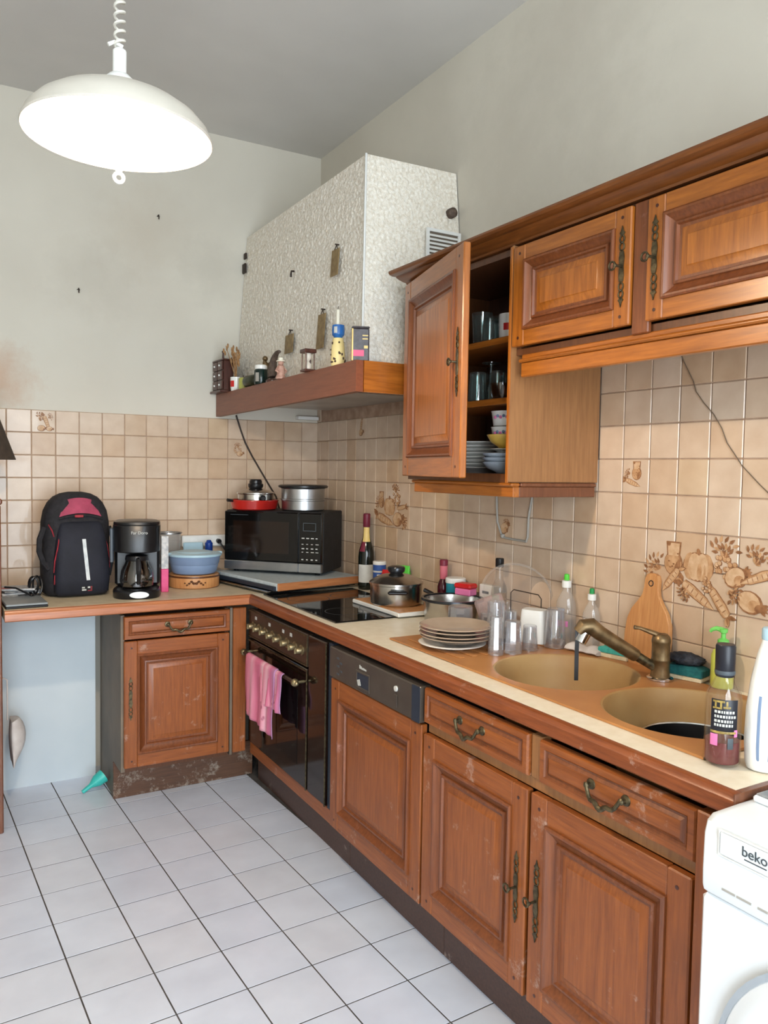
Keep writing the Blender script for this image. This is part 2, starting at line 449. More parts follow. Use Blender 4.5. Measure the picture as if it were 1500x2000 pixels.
# ------------------------------------------------------------------ mesh builder
class MB:
    def __init__(self):
        self.v, self.f, self.m, self.M = [], [], [], Matrix()

    def at(self, M=None):
        self.M = M if M is not None else Matrix()
        return self

    def add(self, vs, fs, mi=0):
        o = len(self.v)
        self.v += [tuple(self.M @ Vector(p)) for p in vs]
        self.f += [tuple(i + o for i in f) for f in fs]
        self.m += [mi] * len(fs)
        return self

    def box(self, x0, x1, y0, y1, z0, z1, c=0.0, mi=0):
        x0, x1 = min(x0, x1), max(x0, x1)
        y0, y1 = min(y0, y1), max(y0, y1)
        z0, z1 = min(z0, z1), max(z0, z1)
        if c <= 0:
            vs = [(x, y, z) for x in (x0, x1) for y in (y0, y1) for z in (z0, z1)]
            return self.add(vs, [(0, 1, 3, 2), (4, 6, 7, 5), (0, 4, 5, 1), (2, 3, 7, 6), (0, 2, 6, 4), (1, 5, 7, 3)], mi)
        c = min(c, (x1 - x0) / 2.01, (y1 - y0) / 2.01, (z1 - z0) / 2.01)
        vs, idx = [], {}
        for ix, x in enumerate((x0, x1)):
            for iy, y in enumerate((y0, y1)):
                for iz, z in enumerate((z0, z1)):
                    sx, sy, sz = (c if ix == 0 else -c), (c if iy == 0 else -c), (c if iz == 0 else -c)
                    for a, p in enumerate(((x, y + sy, z + sz), (x + sx, y, z + sz), (x + sx, y + sy, z))):
                        idx[ix, iy, iz, a] = len(vs)
                        vs.append(p)
        fs = []
        for k in (0, 1):
            fs.append(tuple(idx[k, a, b, 0] for a, b in ((0, 0), (1, 0), (1, 1), (0, 1))))
            fs.append(tuple(idx[a, k, b, 1] for a, b in ((0, 0), (1, 0), (1, 1), (0, 1))))
            fs.append(tuple(idx[a, b, k, 2] for a, b in ((0, 0), (1, 0), (1, 1), (0, 1))))
        for a in (0, 1):
            for d in (0, 1):
                fs.append((idx[a, d, 0, 0], idx[a, d, 1, 0], idx[a, d, 1, 1], idx[a, d, 0, 1]))
                fs.append((idx[a, 0, d, 0], idx[a, 1, d, 0], idx[a, 1, d, 2], idx[a, 0, d, 2]))
                fs.append((idx[0, a, d, 1], idx[1, a, d, 1], idx[1, a, d, 2], idx[0, a, d, 2]))
                for e in (0, 1):
                    fs.append((idx[a, d, e, 0], idx[a, d, e, 1], idx[a, d, e, 2]))
        return self.add(vs, list(dict.fromkeys(fs)), mi)

    def lathe(self, prof, n=24, c=(0, 0, 0), mi=0, sx=1.0, sy=1.0, a0=0.0, a1=None):
        """prof: (r, z) list; closed round the z axis (or an open arc a0..a1)"""
        vs, fs = [], []
        full = a1 is None
        k = n if full else n + 1
        for r_, z in prof:
            for i in range(k):
                a = a0 + (2 * math.pi if full else a1 - a0) * i / n
                vs.append((c[0] + r_ * sx * math.cos(a), c[1] + r_ * sy * math.sin(a), c[2] + z))
        for j in range(len(prof) - 1):
            for i in range(n):
                i2 = (i + 1) % k
                fs.append((j * k + i, j * k + i2, (j + 1) * k + i2, (j + 1) * k + i))
        if full:
            if prof[0][0] > 1e-5:
                fs.append(tuple(range(k - 1, -1, -1)))
            if prof[-1][0] > 1e-5:
                fs.append(tuple((len(prof) - 1) * k + i for i in range(k)))
        return self.add(vs, fs, mi)

    def open_lathe(self, prof, n=24, c=(0, 0, 0), mi=0, sx=1.0, sy=1.0):
        vs, fs = [], []
        for r_, z in prof:
            for i in range(n):
                a = 2 * math.pi * i / n
                vs.append((c[0] + r_ * sx * math.cos(a), c[1] + r_ * sy * math.sin(a), c[2] + z))
        for j in range(len(prof) - 1):
            for i in range(n):
                i2 = (i + 1) % n
                fs.append((j * n + i, j * n + i2, (j + 1) * n + i2, (j + 1) * n + i))
        return self.add(vs, fs, mi)

    def tube(self, pts, r, n=8, mi=0, closed=False):
        pts = [Vector(p) for p in pts]
        rs = r if isinstance(r, (list, tuple)) else [r] * len(pts)
        vs, fs = [], []
        up = None
        K = len(pts)
        for i, p in enumerate(pts):
            a = pts[(i - 1) % K] if closed or i else p
            b = pts[(i + 1) % K] if closed or i < K - 1 else p
            t = (b - a).normalized()
            if up is None:
                up = Vector((0, 0, 1)) if abs(t.z) < 0.9 else Vector((1, 0, 0))
            u = t.cross(up)
            if u.length < 1e-6:
                u = t.orthogonal()
            u.normalize()
            w = u.cross(t).normalized()
            up = w
            for k in range(n):
                an = 2 * math.pi * k / n
                vs.append(tuple(p + (u * math.cos(an) + w * math.sin(an)) * rs[i]))
        for i in range(K if closed else K - 1):
            j = (i + 1) % K
            for k in range(n):
                k2 = (k + 1) % n
                fs.append((i * n + k, i * n + k2, j * n + k2, j * n + k))
        if not closed:
            fs.append(tuple(range(n - 1, -1, -1)))
            fs.append(tuple((K - 1) * n + k for k in range(n)))
        return self.add(vs, fs, mi)

    def prism(self, poly, z0, z1, mi=0, plane='xy'):
        def P(p, z):
            return (p[0], p[1], z) if plane == 'xy' else ((p[0], z, p[1]) if plane == 'xz' else (z, p[0], p[1]))
        n = len(poly)
        vs = [P(p, z0) for p in poly] + [P(p, z1) for p in poly]
        fs = [tuple(range(n - 1, -1, -1)), tuple(range(n, 2 * n))]
        fs += [(i, (i + 1) % n, n + (i + 1) % n, n + i) for i in range(n)]
        return self.add(vs, fs, mi)

    def loft(self, rings, mi=0, cap=True):
        n = len(rings[0])
        vs = [p for r_ in rings for p in r_]
        fs = []
        for j in range(len(rings) - 1):
            for i in range(n):
                i2 = (i + 1) % n
                fs.append((j * n + i, j * n + i2, (j + 1) * n + i2, (j + 1) * n + i))
        if cap:
            fs.append(tuple(range(n - 1, -1, -1)))
            fs.append(tuple((len(rings) - 1) * n + i for i in range(n)))
        return self.add(vs, fs, mi)

    def frame(self, prof, x0, x1, z0, z1, mi=0, fill=True):
        """prof: (inset, y) list swept round the rectangle in the xz plane, mitred; last ring filled"""
        vs, fs = [], []
        for d, y in prof:
            vs += [(x0 + d, y, z0 + d), (x1 - d, y, z0 + d), (x1 - d, y, z1 - d), (x0 + d, y, z1 - d)]
        for j in range(len(prof) - 1):
            for i in range(4):
                i2 = (i + 1) % 4
                fs.append((j * 4 + i, j * 4 + i2, (j + 1) * 4 + i2, (j + 1) * 4 + i))
        if fill:
            k = (len(prof) - 1) * 4
            fs.append((k, k + 1, k + 2, k + 3))
        return self.add(vs, fs, mi)

    def sphere(self, c, r, n=12, mi=0, s=(1, 1, 1)):
        prof = [(0.0001 if i in (0, n) else math.sin(math.pi * i / n), -math.cos(math.pi * i / n)) for i in range(n + 1)]
        vs, fs = [], []
        k = n * 2
        for rr, z in prof:
            for i in range(k):
                a = 2 * math.pi * i / k
                vs.append((c[0] + r * s[0] * rr * math.cos(a), c[1] + r * s[1] * rr * math.sin(a), c[2] + r * s[2] * z))
        for j in range(n):
            for i in range(k):
                fs.append((j * k + i, j * k + (i + 1) % k, (j + 1) * k + (i + 1) % k, (j + 1) * k + i))
        return self.add(vs, fs, mi)

    def mesh(self, name, mats, ang=35, recalc=True):
        me = bpy.data.meshes.new(name)
        me.from_pydata(self.v, [], self.f)
        for mm in mats:
            me.materials.append(MATS[mm] if isinstance(mm, str) else mm)
        for p, i in zip(me.polygons, self.m):
            p.material_index = i
        if recalc:
            bm = bmesh.new()
            bm.from_mesh(me)
            bmesh.ops.recalc_face_normals(bm, faces=bm.faces)
            bm.to_mesh(me)
            bm.free()
        if ang:
            me.polygons.foreach_set('use_smooth', [True] * len(me.polygons))
            me.set_sharp_from_angle(angle=R(ang))
        me.update()
        return me

    def build(self, name, mats, parent=None, loc=(0, 0, 0), rot=(0, 0, 0), label=None, ang=35, recalc=True):
        if isinstance(mats, str):
            mats = [mats]
        o = bpy.data.objects.new(name, self.mesh(name, mats, ang, recalc))
        COL.objects.link(o)
        o.location = loc
        o.rotation_euler = rot
        if parent is not None:
            o.parent = parent
        if label:
            o['label'] = label
        return o


def thing(name, label, cat, loc=(0, 0, 0), rz=0.0, group=None, rot=None):
    o = bpy.data.objects.new(name, None)
    o.empty_display_size = 0.05
    COL.objects.link(o)
    o.location = loc
    o.rotation_euler = rot or (0, 0, rz)
    tag(o, label, cat, group)
    return o


def tag(o, label, cat, group=None):
    o['label'] = label
    o['category'] = cat
    if group:
        o['group'] = group
    return o


def struct(o):
    o['kind'] = 'structure'
    return o


def inst(src, parent, loc, rot=(0, 0, 0), scale=None):
    c = src.copy()
    COL.objects.link(c)
    c.parent = parent
    c.location = loc
    c.rotation_euler = rot
    if scale:
        c.scale = scale
    return c


def copy_tree(o, parent=None):
    c = o.copy()
    COL.objects.link(c)
    c.parent = parent
    for ch in list(o.children):
        copy_tree(ch, c)
    return c


def text(body, size, mat, parent, loc, rot, depth=0.0004, name='lettering', align='CENTER'):
    cu = bpy.data.curves.new(name, 'FONT')
    cu.body = body
    cu.size = size
    cu.extrude = depth
    cu.align_x = align
    cu.align_y = 'CENTER'
    t = bpy.data.objects.new(name, cu)
    COL.objects.link(t)
    dg = bpy.context.evaluated_depsgraph_get()
    me = bpy.data.meshes.new_from_object(t.evaluated_get(dg))
    bpy.data.objects.remove(t)
    me.materials.clear()
    me.materials.append(MATS[mat])
    o = bpy.data.objects.new(name, me)
    COL.objects.link(o)
    o.parent = parent
    o.location = loc
    o.rotation_euler = rot
    return o

# ------------------------------------------------------------------ the room
HC = 3.15
fl = struct(MB().box(-3.6, 0.1, -5.7, 0.1, -0.12, -0.0016).build('floor', 'floor_grout'))
ce = struct(MB().box(-3.6, 0.1, -5.7, 0.1, HC, HC + 0.1).build('ceiling', 'ceiling_paint'))
wr = struct(MB().box(0, 0.12, -5.7, 0.12, 0, HC).build('wall_right', 'plaster'))
wb = struct(MB().box(-3.6, 0, 0, 0.12, 0, HC).build('wall_back', 'plaster'))
struct(MB().box(-3.72, -3.6, -5.7, 0.12, 0, HC).build('wall_left', 'plaster'))
b = MB()
b.box(-3.6, WIN['x0'], WIN['y'] - 0.1, WIN['y'], 0, HC)
b.box(WIN['x1'], 0, WIN['y'] - 0.1, WIN['y'], 0, HC)
b.box(WIN['x0'], WIN['x1'], WIN['y'] - 0.1, WIN['y'], WIN['z1'], HC)
b.box(WIN['x0'], WIN['x1'], WIN['y'] - 0.1, WIN['y'], 0, WIN['z0'])
struct(b.build('wall_front', 'plaster'))
b = MB()
y0, y1 = WIN['y'] - 0.09, WIN['y'] - 0.03
xm = (WIN['x0'] + WIN['x1']) / 2
for xa, xb in ((WIN['x0'], WIN['x0'] + 0.06), (xm - 0.05, xm + 0.05), (WIN['x1'] - 0.06, WIN['x1'])):
    b.box(xa, xb, y0, y1, WIN['z0'], WIN['z1'], 0.006)
for za, zb in ((WIN['z0'], WIN['z0'] + 0.08), (1.5, 1.55), (WIN['z1'] - 0.06, WIN['z1'])):
    b.box(WIN['x0'] + 0.06, xm - 0.05, y0, y1, za, zb)
    b.box(xm + 0.05, WIN['x1'] - 0.06, y0, y1, za, zb)
win = struct(b.build('window_1', 'frame_white'))
for xa, xb in ((WIN['x0'] + 0.06, xm - 0.05), (xm + 0.05, WIN['x1'] - 0.06)):
    for za, zb in ((WIN['z0'] + 0.08, 1.5), (1.55, WIN['z1'] - 0.06)):
        MB().box(xa, xb, WIN['y'] - 0.062, WIN['y'] - 0.058, za, zb).build('pane', 'window_glass', win)

# wall tiles: one mesh, each tile an object (front faces local -y)
PT = 0.1043


def tile_mesh(name, w, h, t, c, mats):
    bb = MB()
    bb.box(-w / 2, w / 2, -t, 0, -h / 2, h / 2, c)
    return bb.mesh(name, mats, ang=None)


tm = tile_mesh('wall_tile', PT - 0.0028, PT - 0.0028, 0.006, 0.0022, ['wall_tile'])
half = tile_mesh('wall_tile_cut', 0.045, PT - 0.0028, 0.006, 0.0022, ['wall_tile'])
ZT = 1.722
MB().box(-3.4, 0, -0.0035, 0, 0.88, ZT).build('tile_grout', 'grout', wb)
MB().box(-0.0035, 0, -3.45, -0.0035, 0.88, ZT + PT).build('tile_grout', 'grout', wr)


def put_tile(parent, me, loc, rz):
    o = bpy.data.objects.new('wall_tile', me)
    COL.objects.link(o)
    o.parent = parent
    o.location = loc
    o.rotation_euler = (R(random.uniform(-.35, .35)), R(random.uniform(-.15, .15)), rz + R(random.uniform(-.35, .35)))
    return o


for r_ in range(8):
    z = ZT - PT * (r_ + 0.5)
    for k in range(17):
        x = -0.1 - PT * (k - 0.5) + 0.0004
        put_tile(wb, tm, (x, -0.002, z), 0)
for r_ in range(-1, 8):
    z = ZT + 0.004 - PT * (r_ + 0.5)
    for k in range(33):
        y = -0.05 - 0.1038 * (k - 0.5)
        if k == 0:
            put_tile(wr, half, (-0.002, -0.0285, z), R(-90))
            continue
        if z > 1.5 and -2.08 < y < -1.60:
            continue
        if r_ == -1 and y > -2.1:
            continue
        put_tile(wr, tm, (-0.002, y, z), R(-90))


# fruit and vegetable prints on some tiles (thin fired-on relief)
def motif(parent, items, loc, rz, lim=None, seed=1):
    rn = random.Random(seed)
    bb = MB()
    st = {'n': 0}

    def poly(p, mi):
        st['n'] += 1
        if lim:
            p = [(max(-lim[0], min(lim[0], x)), max(-lim[1], min(lim[1], z))) for x, z in p]
        bb.prism(p, 0, -0.0002 - 0.000012 * st['n'], mi, 'xz')

    def ell(cx, cz, rx, rz_, an=0, mi=0, n=12):
        c_, s_ = math.cos(an), math.sin(an)
        poly([(cx + rx * math.cos(a) * c_ - rz_ * math.sin(a) * s_, cz + rx * math.cos(a) * s_ + rz_ * math.sin(a) * c_) for a in [2 * math.pi * i / n for i in range(n)]], mi)

    def leaf(cx, cz, l, an, mi=0):
        w = l * .22
        c_, s_ = math.cos(an), math.sin(an)
        poly([(cx + u * c_ - v * s_, cz + u * s_ + v * c_) for u, v in ((0, 0), (l * .35, w), (l * .7, w * .7), (l, 0), (l * .7, -w * .7), (l * .35, -w))], mi)

    for kind, x, z, s, an in items:
        if kind == 'pumpkin':
            ell(x, z, s * 1.04, s * .84, an, 0, 16)
            for k in (-.55, .55, -.25, .25, 0):
                ell(x + k * s, z, s * .42, s * .78, an, 1 if abs(k) > .3 else 2)
                ell(x + k * s + s * .1, z - s * .25, s * .16, s * .45, an, 1)
            ell(x, z + s * .84, s * .12, s * .2, .3, 0)
        elif kind == 'jug':
            ell(x, z - s * .3, s * .72, s * .8, 0, 0, 16)
            ell(x - s * .06, z - s * .3, s * .62, s * .7, 0, 1, 16)
            poly([(x - s * .5, z + s * .2), (x + s * .5, z + s * .2), (x + s * .58, z + s * 1.1), (x - s * .58, z + s * 1.1)], 0)
            poly([(x - s * .42, z + s * .2), (x + s * .38, z + s * .2), (x + s * .46, z + s * 1.0), (x - s * .48, z + s * 1.0)], 2)
            poly([(x - s * .6, z + s * 1.05), (x - s * .2, z + s * 1.05), (x - s * .3, z + s * .8), (x - s * .55, z + s * .8)], 0)
            for q in range(7):
                ell(x + rn.uniform(-.4, .4) * s, z + rn.uniform(-.7, .6) * s, s * .09, s * .06, 0, 0, 6)
            ell(x + s * .3, z - s * .5, s * .18, s * .45, -.3, 0)
        elif kind == 'carrot':
            c_, s_ = math.cos(an), math.sin(an)
            for mi, g in ((0, 1.0), (1, .84), (2, .5)):
                poly([(x + u * s * c_ - v * g * s * s_, z + u * s * s_ + v * g * s * c_) for u, v in ((-1, 0), (-.4, .22), (.5, .28), (.95, .22), (1.05, 0), (.95, -.22), (.5, -.28), (-.4, -.22))], mi)
            for q in range(5):
                u = -.5 + .3 * q
                ell(x + u * s * c_, z + u * s * s_, s * .025, s * .16, an, 0, 6)
            for q in range(5):
                leaf(x + s * c_, z + s * s_, s * rn.uniform(.4, .7), an + rn.uniform(-.8, .8), q % 2)
        elif kind == 'grapes':
            for q in range(22):
                a = rn.uniform(0, 6.28)
                d = s * math.sqrt(rn.random())
                gx, gz = x + d * math.cos(a) * .9, z + d * math.sin(a) * .75
                ell(gx, gz, s * .17, s * .17, 0, 0, 8)
                ell(gx - s * .02, gz + s * .02, s * .13, s * .13, 0, 1 + q % 2, 8)
        elif kind == 'spray':
            for q in range(7):
                a = an + (q - 3) * .34
                for k in range(3):
                    leaf(x + s * .34 * k * math.cos(a), z + s * .34 * k * math.sin(a), s * .36, a + (.5 if k % 2 else -.5), 0 if (q + k) % 3 else 1)
        elif kind == 'onion':
            ell(x, z, s, s * .8, an, 0, 14)
            ell(x - s * .06, z + s * .04, s * .88, s * .7, an, 2, 14)
            ell(x + s * .3, z - s * .2, s * .45, s * .4, an, 1, 12)
            ell(x + s * .62, z - s * .3, s * .2, s * .3, an - .4, 0, 10)
            for q in range(4):
                leaf(x + s * .8 * math.cos(an), z + s * .8 * math.sin(an), s * .7, an + (q - 1.5) * .4, 0)
    return bb.build('fruit_motif', ['print_dark', 'print_mid', 'print_light'], parent, loc, (0, 0, rz), ang=None)


TF = -0.0086
motif(wr, [('spray', -.165, -.005, .055, 2.4), ('jug', -.11, .035, .045, 0), ('pumpkin', -.025, .02, .05, 0), ('carrot', -.02, -.062, .062, 2.6), ('carrot', -.12, -.03, .045, .9), ('spray', .055, .055, .06, 1.5), ('grapes', .06, .03, .045, 0), ('spray', .15, .05, .05, 1.2), ('onion', .095, .005, .035, .5), ('carrot', .155, .01, .05, .4), ('onion', .14, -.055, .038, -.3), ('carrot', .04, -.06, .056, -.9), ('grapes', .0, -.03, .03, 0), ('spray', .08, -.03, .04, -.5), ('spray', -.06, -.05, .035, -2.4)], (TF, -2.545, 1.195), R(-90), None, 4)
motif(wr, [('spray', -.09, .01, .045, 2.6), ('jug', -.075, .03, .036, 0), ('pumpkin', 0, .0, .05, 0), ('grapes', .06, .035, .045, 0), ('spray', .05, .07, .04, 1.4), ('carrot', .1, .0, .04, .2), ('carrot', -.03, -.065, .075, 2.9), ('onion', .075, -.055, .042, .2), ('spray', .12, -.06, .04, -.4)], (TF, -.81, 1.30), R(-90), None, 6)
L_ = (.046, .046)
motif(wr, [('jug', .008, .012, .026, 0), ('carrot', -.004, -.026, .03, 2.8), ('spray', -.02, .0, .02, 2.8)], (TF, -2.279, 1.47), R(-90), L_, 2)
motif(wr, [('onion', 0, .0, .026, .6), ('spray', .01, .015, .022, 1.4)], (TF, -1.659, 1.262), R(-90), L_, 3)
motif(wr, [('carrot', 0, .005, .034, 1.4), ('onion', .0, -.022, .022, .2)], (TF, -.519, 1.676), R(-90), L_, 4)
motif(wb, [('spray', -.02, .01, .036, .9), ('carrot', .014, -.006, .034, 1.9), ('spray', .02, .022, .022, .4), ('onion', -.01, -.03, .018, 0), ('onion', .025, -.032, .014, 0)], (-1.403, TF, 1.668), 0, L_, 5)
motif(wb, [('grapes', 0, -.005, .024, 0), ('spray', 0, .012, .024, 1.6), ('onion', .012, -.022, .018, .2)], (-.465, TF, 1.565), 0, L_, 6)

# floor tiles, laid two and a half degrees off the walls
PF = 0.2045
fm = None
bb = MB()
bb.box(-PF / 2 + 0.0022, PF / 2 - 0.0022, -PF / 2 + 0.0021, PF / 2 - 0.0021, -0.0012, 0, 0.0005)
fm = bb.mesh('floor_tile', ['floor_tile'], ang=None)
an = R(2.6)
for i in range(-7, 3):
    for j in range(-8, 14):
        u, v = (i + 0.5) * PF, -(j + 0.5) * PF
        x = -1.135 + u * math.cos(an) - v * math.sin(an)
        y = -1.318 + u * math.sin(an) + v * math.cos(an)
        if x > -0.42 or x < -2.6 or y > 0.02 or y < -4.0:
            continue
        o = bpy.data.objects.new('floor_tile', fm)
        COL.objects.link(o)
        o.parent = fl
        o.location = (x, y, random.uniform(-.0003, 0))
        o.rotation_euler = (0, 0, an)

# hooks and stains on the back wall
for x, z, s in ((-0.876, 2.693, 1), (-1.247, 2.292, 1)):
    b = MB()
    b.tube([(0, 0.0, 0.006), (0, -0.012, 0.004), (0, -0.016, -0.006), (0, -0.012, -0.012), (0, -0.016, -0.016)], 0.0026, 6)
    b.lathe([(0.008, -0.001), (0.006, 0.002)], 10, (0, 0, 0))
    t = b.build('wall_hook', 'wire_dark', None, (x, -0.002, z))
    tag(t, 'small metal hook in the bare back wall, ' + ('the upper one right of the pendant lamp' if x > -1 else 'the lower one beneath the pendant lamp'), 'hook')

# niche under the worktop: pale board against the wall
struct(MB().box(-1.62, -1.197, -0.115, -0.09, 0.0, 0.855).build('trim_1', 'niche_paint'))


# ------------------------------------------------------------------ joinery
def lock_plate(parent, loc, L, key=True, side=1):
    """pierced brass escutcheon with a key; built facing local -y"""
    b = MB()
    s = L / 0.2
    out = []
    for z, w in ((-.5, .1), (-.46, .5), (-.40, .2), (-.2, .5), (-.17, .95), (0, 1.0), (.17, .95), (.2, .5), (.40, .2), (.46, .5), (.5, .1)):
        pass
    b.prism([(x * .0085 * s, z * .038 * s) for x, z in ((-.7, -1), (.7, -1), (1, -.6), (.75, 0), (1, .6), (.7, 1), (-.7, 1), (-1, .6), (-.75, 0), (-1, -.6))], -0.0005, -0.0035, 0, 'xz')
    for sg in (1, -1):
        for zc, rx, rz in ((.050, .0075, .010), (.069, .0075, .009)):
            pts = [(rx * s * math.cos(a), -0.002, sg * zc * s + rz * s * math.sin(a)) for a in [2 * math.pi * i / 12 for i in range(12)]]
            b.tube(pts, 0.0022 * s, 6, closed=True)
        b.prism([(x * s, sg * z * s) for x, z in ((-.004, .078), (-.009, .084), (-.004, .089), (0, .102), (.004, .089), (.009, .084), (.004, .078))], -0.0005, -0.003, 0, 'xz')
        b.sphere((0, -0.0035, sg * .06 * s), 0.003 * s, 5)
    o = b.build('lock_plate', 'old_brass', parent, loc)
    if key:
        b = MB()
        b.tube([(0, -0.003, 0), (0, -0.022, 0)], 0.0034, 7)
        pts = [(side * (.008 + .010 * math.cos(a)), -0.026, .010 * math.sin(a)) for a in [2 * math.pi * i / 12 for i in range(12)]]
        b.tube(pts, 0.0028, 6, closed=True)
        b.sphere((0, -0.024, 0), 0.0052, 6)
        b.build('key', 'old_brass', parent, loc)
    return o


def drawer_pull(parent, loc, w=0.10):
    b = MB()
    h = w / 2
    for sx in (-1, 1):
        b.at(Matrix.Translation((sx * h, 0, 0)) @ Matrix.Rotation(R(90), 4, 'X'))
        b.lathe([(0.0125, 0.0), (0.0115, 0.003), (0.006, 0.005), (0.0055, 0.012), (0.0075, 0.016), (0.004, 0.02), (0.0001, 0.021)], 12)
        b.at()
    pts = []
    for i in range(17):
        t = i / 16
        x = (t - .5) * w
        z = -0.030 * math.sin(math.pi * t) ** 0.7 + (0.004 * math.cos(6 * math.pi * t))
        pts.append((x, -0.017 - 0.008 * math.sin(math.pi * t), z))
    b.tube(pts, [0.0042 + 0.0016 * math.sin(math.pi * i / 16) for i in range(17)], 7)
    b.box(-0.01, 0.01, -0.030, -0.020, -0.037, -0.026, 0.003)
    return b.build('drawer_pull', 'old_brass', parent, loc)


def panel_door(parent, x0, z0, w, h, sw=0.055, rw=0.05, mw=0.045, t=0.022, set_='worn', name='door', rot=0.0, hinge=0.0, pegs=True, lock=None, key=True, kside=1):
    """frame-and-panel door; local origin at its lower hinge corner, front towards -y"""
    vz, vx = set_ + '_z', set_ + '_x'
    b = MB()
    ox = -hinge * w
    b.box(ox, ox + sw, -t, 0, 0, h, 0.003, 0)
    b.box(ox + w - sw, ox + w, -t, 0, 0, h, 0.003, 0)
    b.box(ox + sw, ox + w - sw, -t + 0.0008, 0, 0, rw, 0.002, 1)
    b.box(ox + sw, ox + w - sw, -t + 0.0008, 0, h - rw, h, 0.002, 1)
    if pegs:
        for px in (ox + sw * .55, ox + w - sw * .55):
            for pz in (rw * .5, h - rw * .5):
                b.at(Matrix.Translation((px, -t, pz)) @ Matrix.Rotation(R(90), 4, 'X'))
                b.lathe([(0.0045, -0.001), (0.0045, 0.0008), (0.0001, 0.0012)], 8, mi=2)
                b.at()
    d = b.build(name, [vz, vx, 'dark_wood'], parent, (x0 + hinge * w, 0, z0), (0, 0, rot))
    ix0, ix1, iz0, iz1 = ox + sw, ox + w - sw, rw, h - rw
    b = MB()
    b.frame([(0.0, -t + 0.004), (0.0, -t - 0.005), (0.004, -t - 0.008), (0.009, -t - 0.007), (0.013, -t - 0.002), (0.020, -t + 0.004), (mw * .62, -t + 0.008), (mw * .66, -t + 0.003), (mw * .78, -t + 0.002), (mw * .84, -t + 0.009), (mw, -t + 0.010)], ix0 - 0.002, ix1 + 0.002, iz0 - 0.002, iz1 + 0.002, fill=False)
    b.build('moulding', 'mould', d, ang=25)
    b = MB()
    b.frame([(mw - 0.006, -t + 0.011), (mw, -t + 0.010), (mw + 0.016, -t + 0.005), (mw + 0.019, -t + 0.003)], ix0, ix1, iz0, iz1)
    b.build('panel', vz, d, ang=25)
    if lock is not None:
        lx, lz, L = lock
        lock_plate(d, (ox + lx, -t, lz), L, key, kside)
    return d


def drawer_front(parent, x0, z0, w, h, t=0.022, set_='worn', pull=True):
    b = MB()
    b.frame([(0, 0), (0, -t + 0.006), (0.003, -t), (0.019, -t), (0.021, -t + 0.004), (0.026, -t + 0.006), (0.031, -t + 0.001), (0.035, -t)], 0, w, 0, h)
    d = b.build('drawer', [set_ + '_x'], parent, (x0, 0, z0), ang=25)
    b = MB()
    b.frame([(0.018, -t - 0.0012), (0.021, -t + 0.003), (0.026, -t + 0.0045), (0.031, -t + 0.0005), (0.033, -t - 0.0008)], 0, w, 0, h, fill=False)
    b.build('moulding', 'mould', d, ang=25)
    if pull:
        drawer_pull(d, (w / 2, -t, h * 0.56))
    return d


def carcass(parent, w, z0, z1, depth, mat='carcass', t=0.018, back=True, top=False):
    b = MB()
    b.box(0, t, 0.001, depth, z0, z1)
    b.box(w - t, w, 0.001, depth, z0, z1)
    b.box(t, w - t, 0.001, depth, z0, z0 + t)
    if back:
        b.box(t, w - t, depth - 0.008, depth, z0 + t, z1)
    if top:
        b.box(t, w - t, 0.001, depth - 0.008, z1 - t, z1)
    return b.build('carcass', mat, parent)


# base cabinet on the back wall, facing -y
t = thing('base_cabinet', 'wooden base cabinet with one drawer over one door beside the open niche', 'cabinet', (-1.176, -0.578, 0))
b = MB()
b.box(0, 0.016, 0.001, 0.455, 0.165, 0.84)
b.box(0, 0.016, 0.157, 0.455, 0.0, 0.165)
b.build('side_panel', 'niche_side', t)
b = MB()
b.box(0.016, 0.47, 0.001, 0.455, 0.165, 0.183)
b.box(0.454, 0.47, 0.001, 0.455, 0.183, 0.84)
b.box(0.016, 0.454, 0.446, 0.455, 0.183, 0.84)
b.build('carcass', 'carcass', t)
panel_door(t, 0.010, 0.186, 0.459, 0.545, 0.055, 0.058, 0.05, lock=(0.026, 0.30, 0.185), key=False)
drawer_front(t, 0.010, 0.738, 0.462, 0.098)
b = MB()
b.box(-0.004, 0.642, 0.137, 0.155, 0, 0.164, 0.002)
b.build('plinth', 'plinth_worn', t)
MB().box(0.476, 0.487, -0.008, 0.02, 0.166, 0.84).build('gap_strip', 'niche_side', t)
MB().box(0.488, 0.548, -0.022, 0.02, 0.178, 0.84, 0.003).build('corner_post', 'worn_z', t, label='narrow wooden post in the inner corner')

# right-hand run, local x runs towards the camera, front faces the room
RW = R(-90)


def run(name, label, cat, y, group=None, x=-0.60):
    return thing(name, label, cat, (x, y, 0), RW, group)


# oven housing
t = run('oven_cabinet', 'wooden oven housing: the rail and dark plinth below the built-in oven', 'cabinet', -0.602)
MB().box(0.0, 0.853, -0.008, 0.011, 0.166, 0.222, 0.003).build('rail', 'worn_x', t)
MB().box(-0.09, 0.852, 0.067, 0.085, 0, 0.164, 0.002).build('plinth', 'plinth_wood', t, label='dark plinth board')

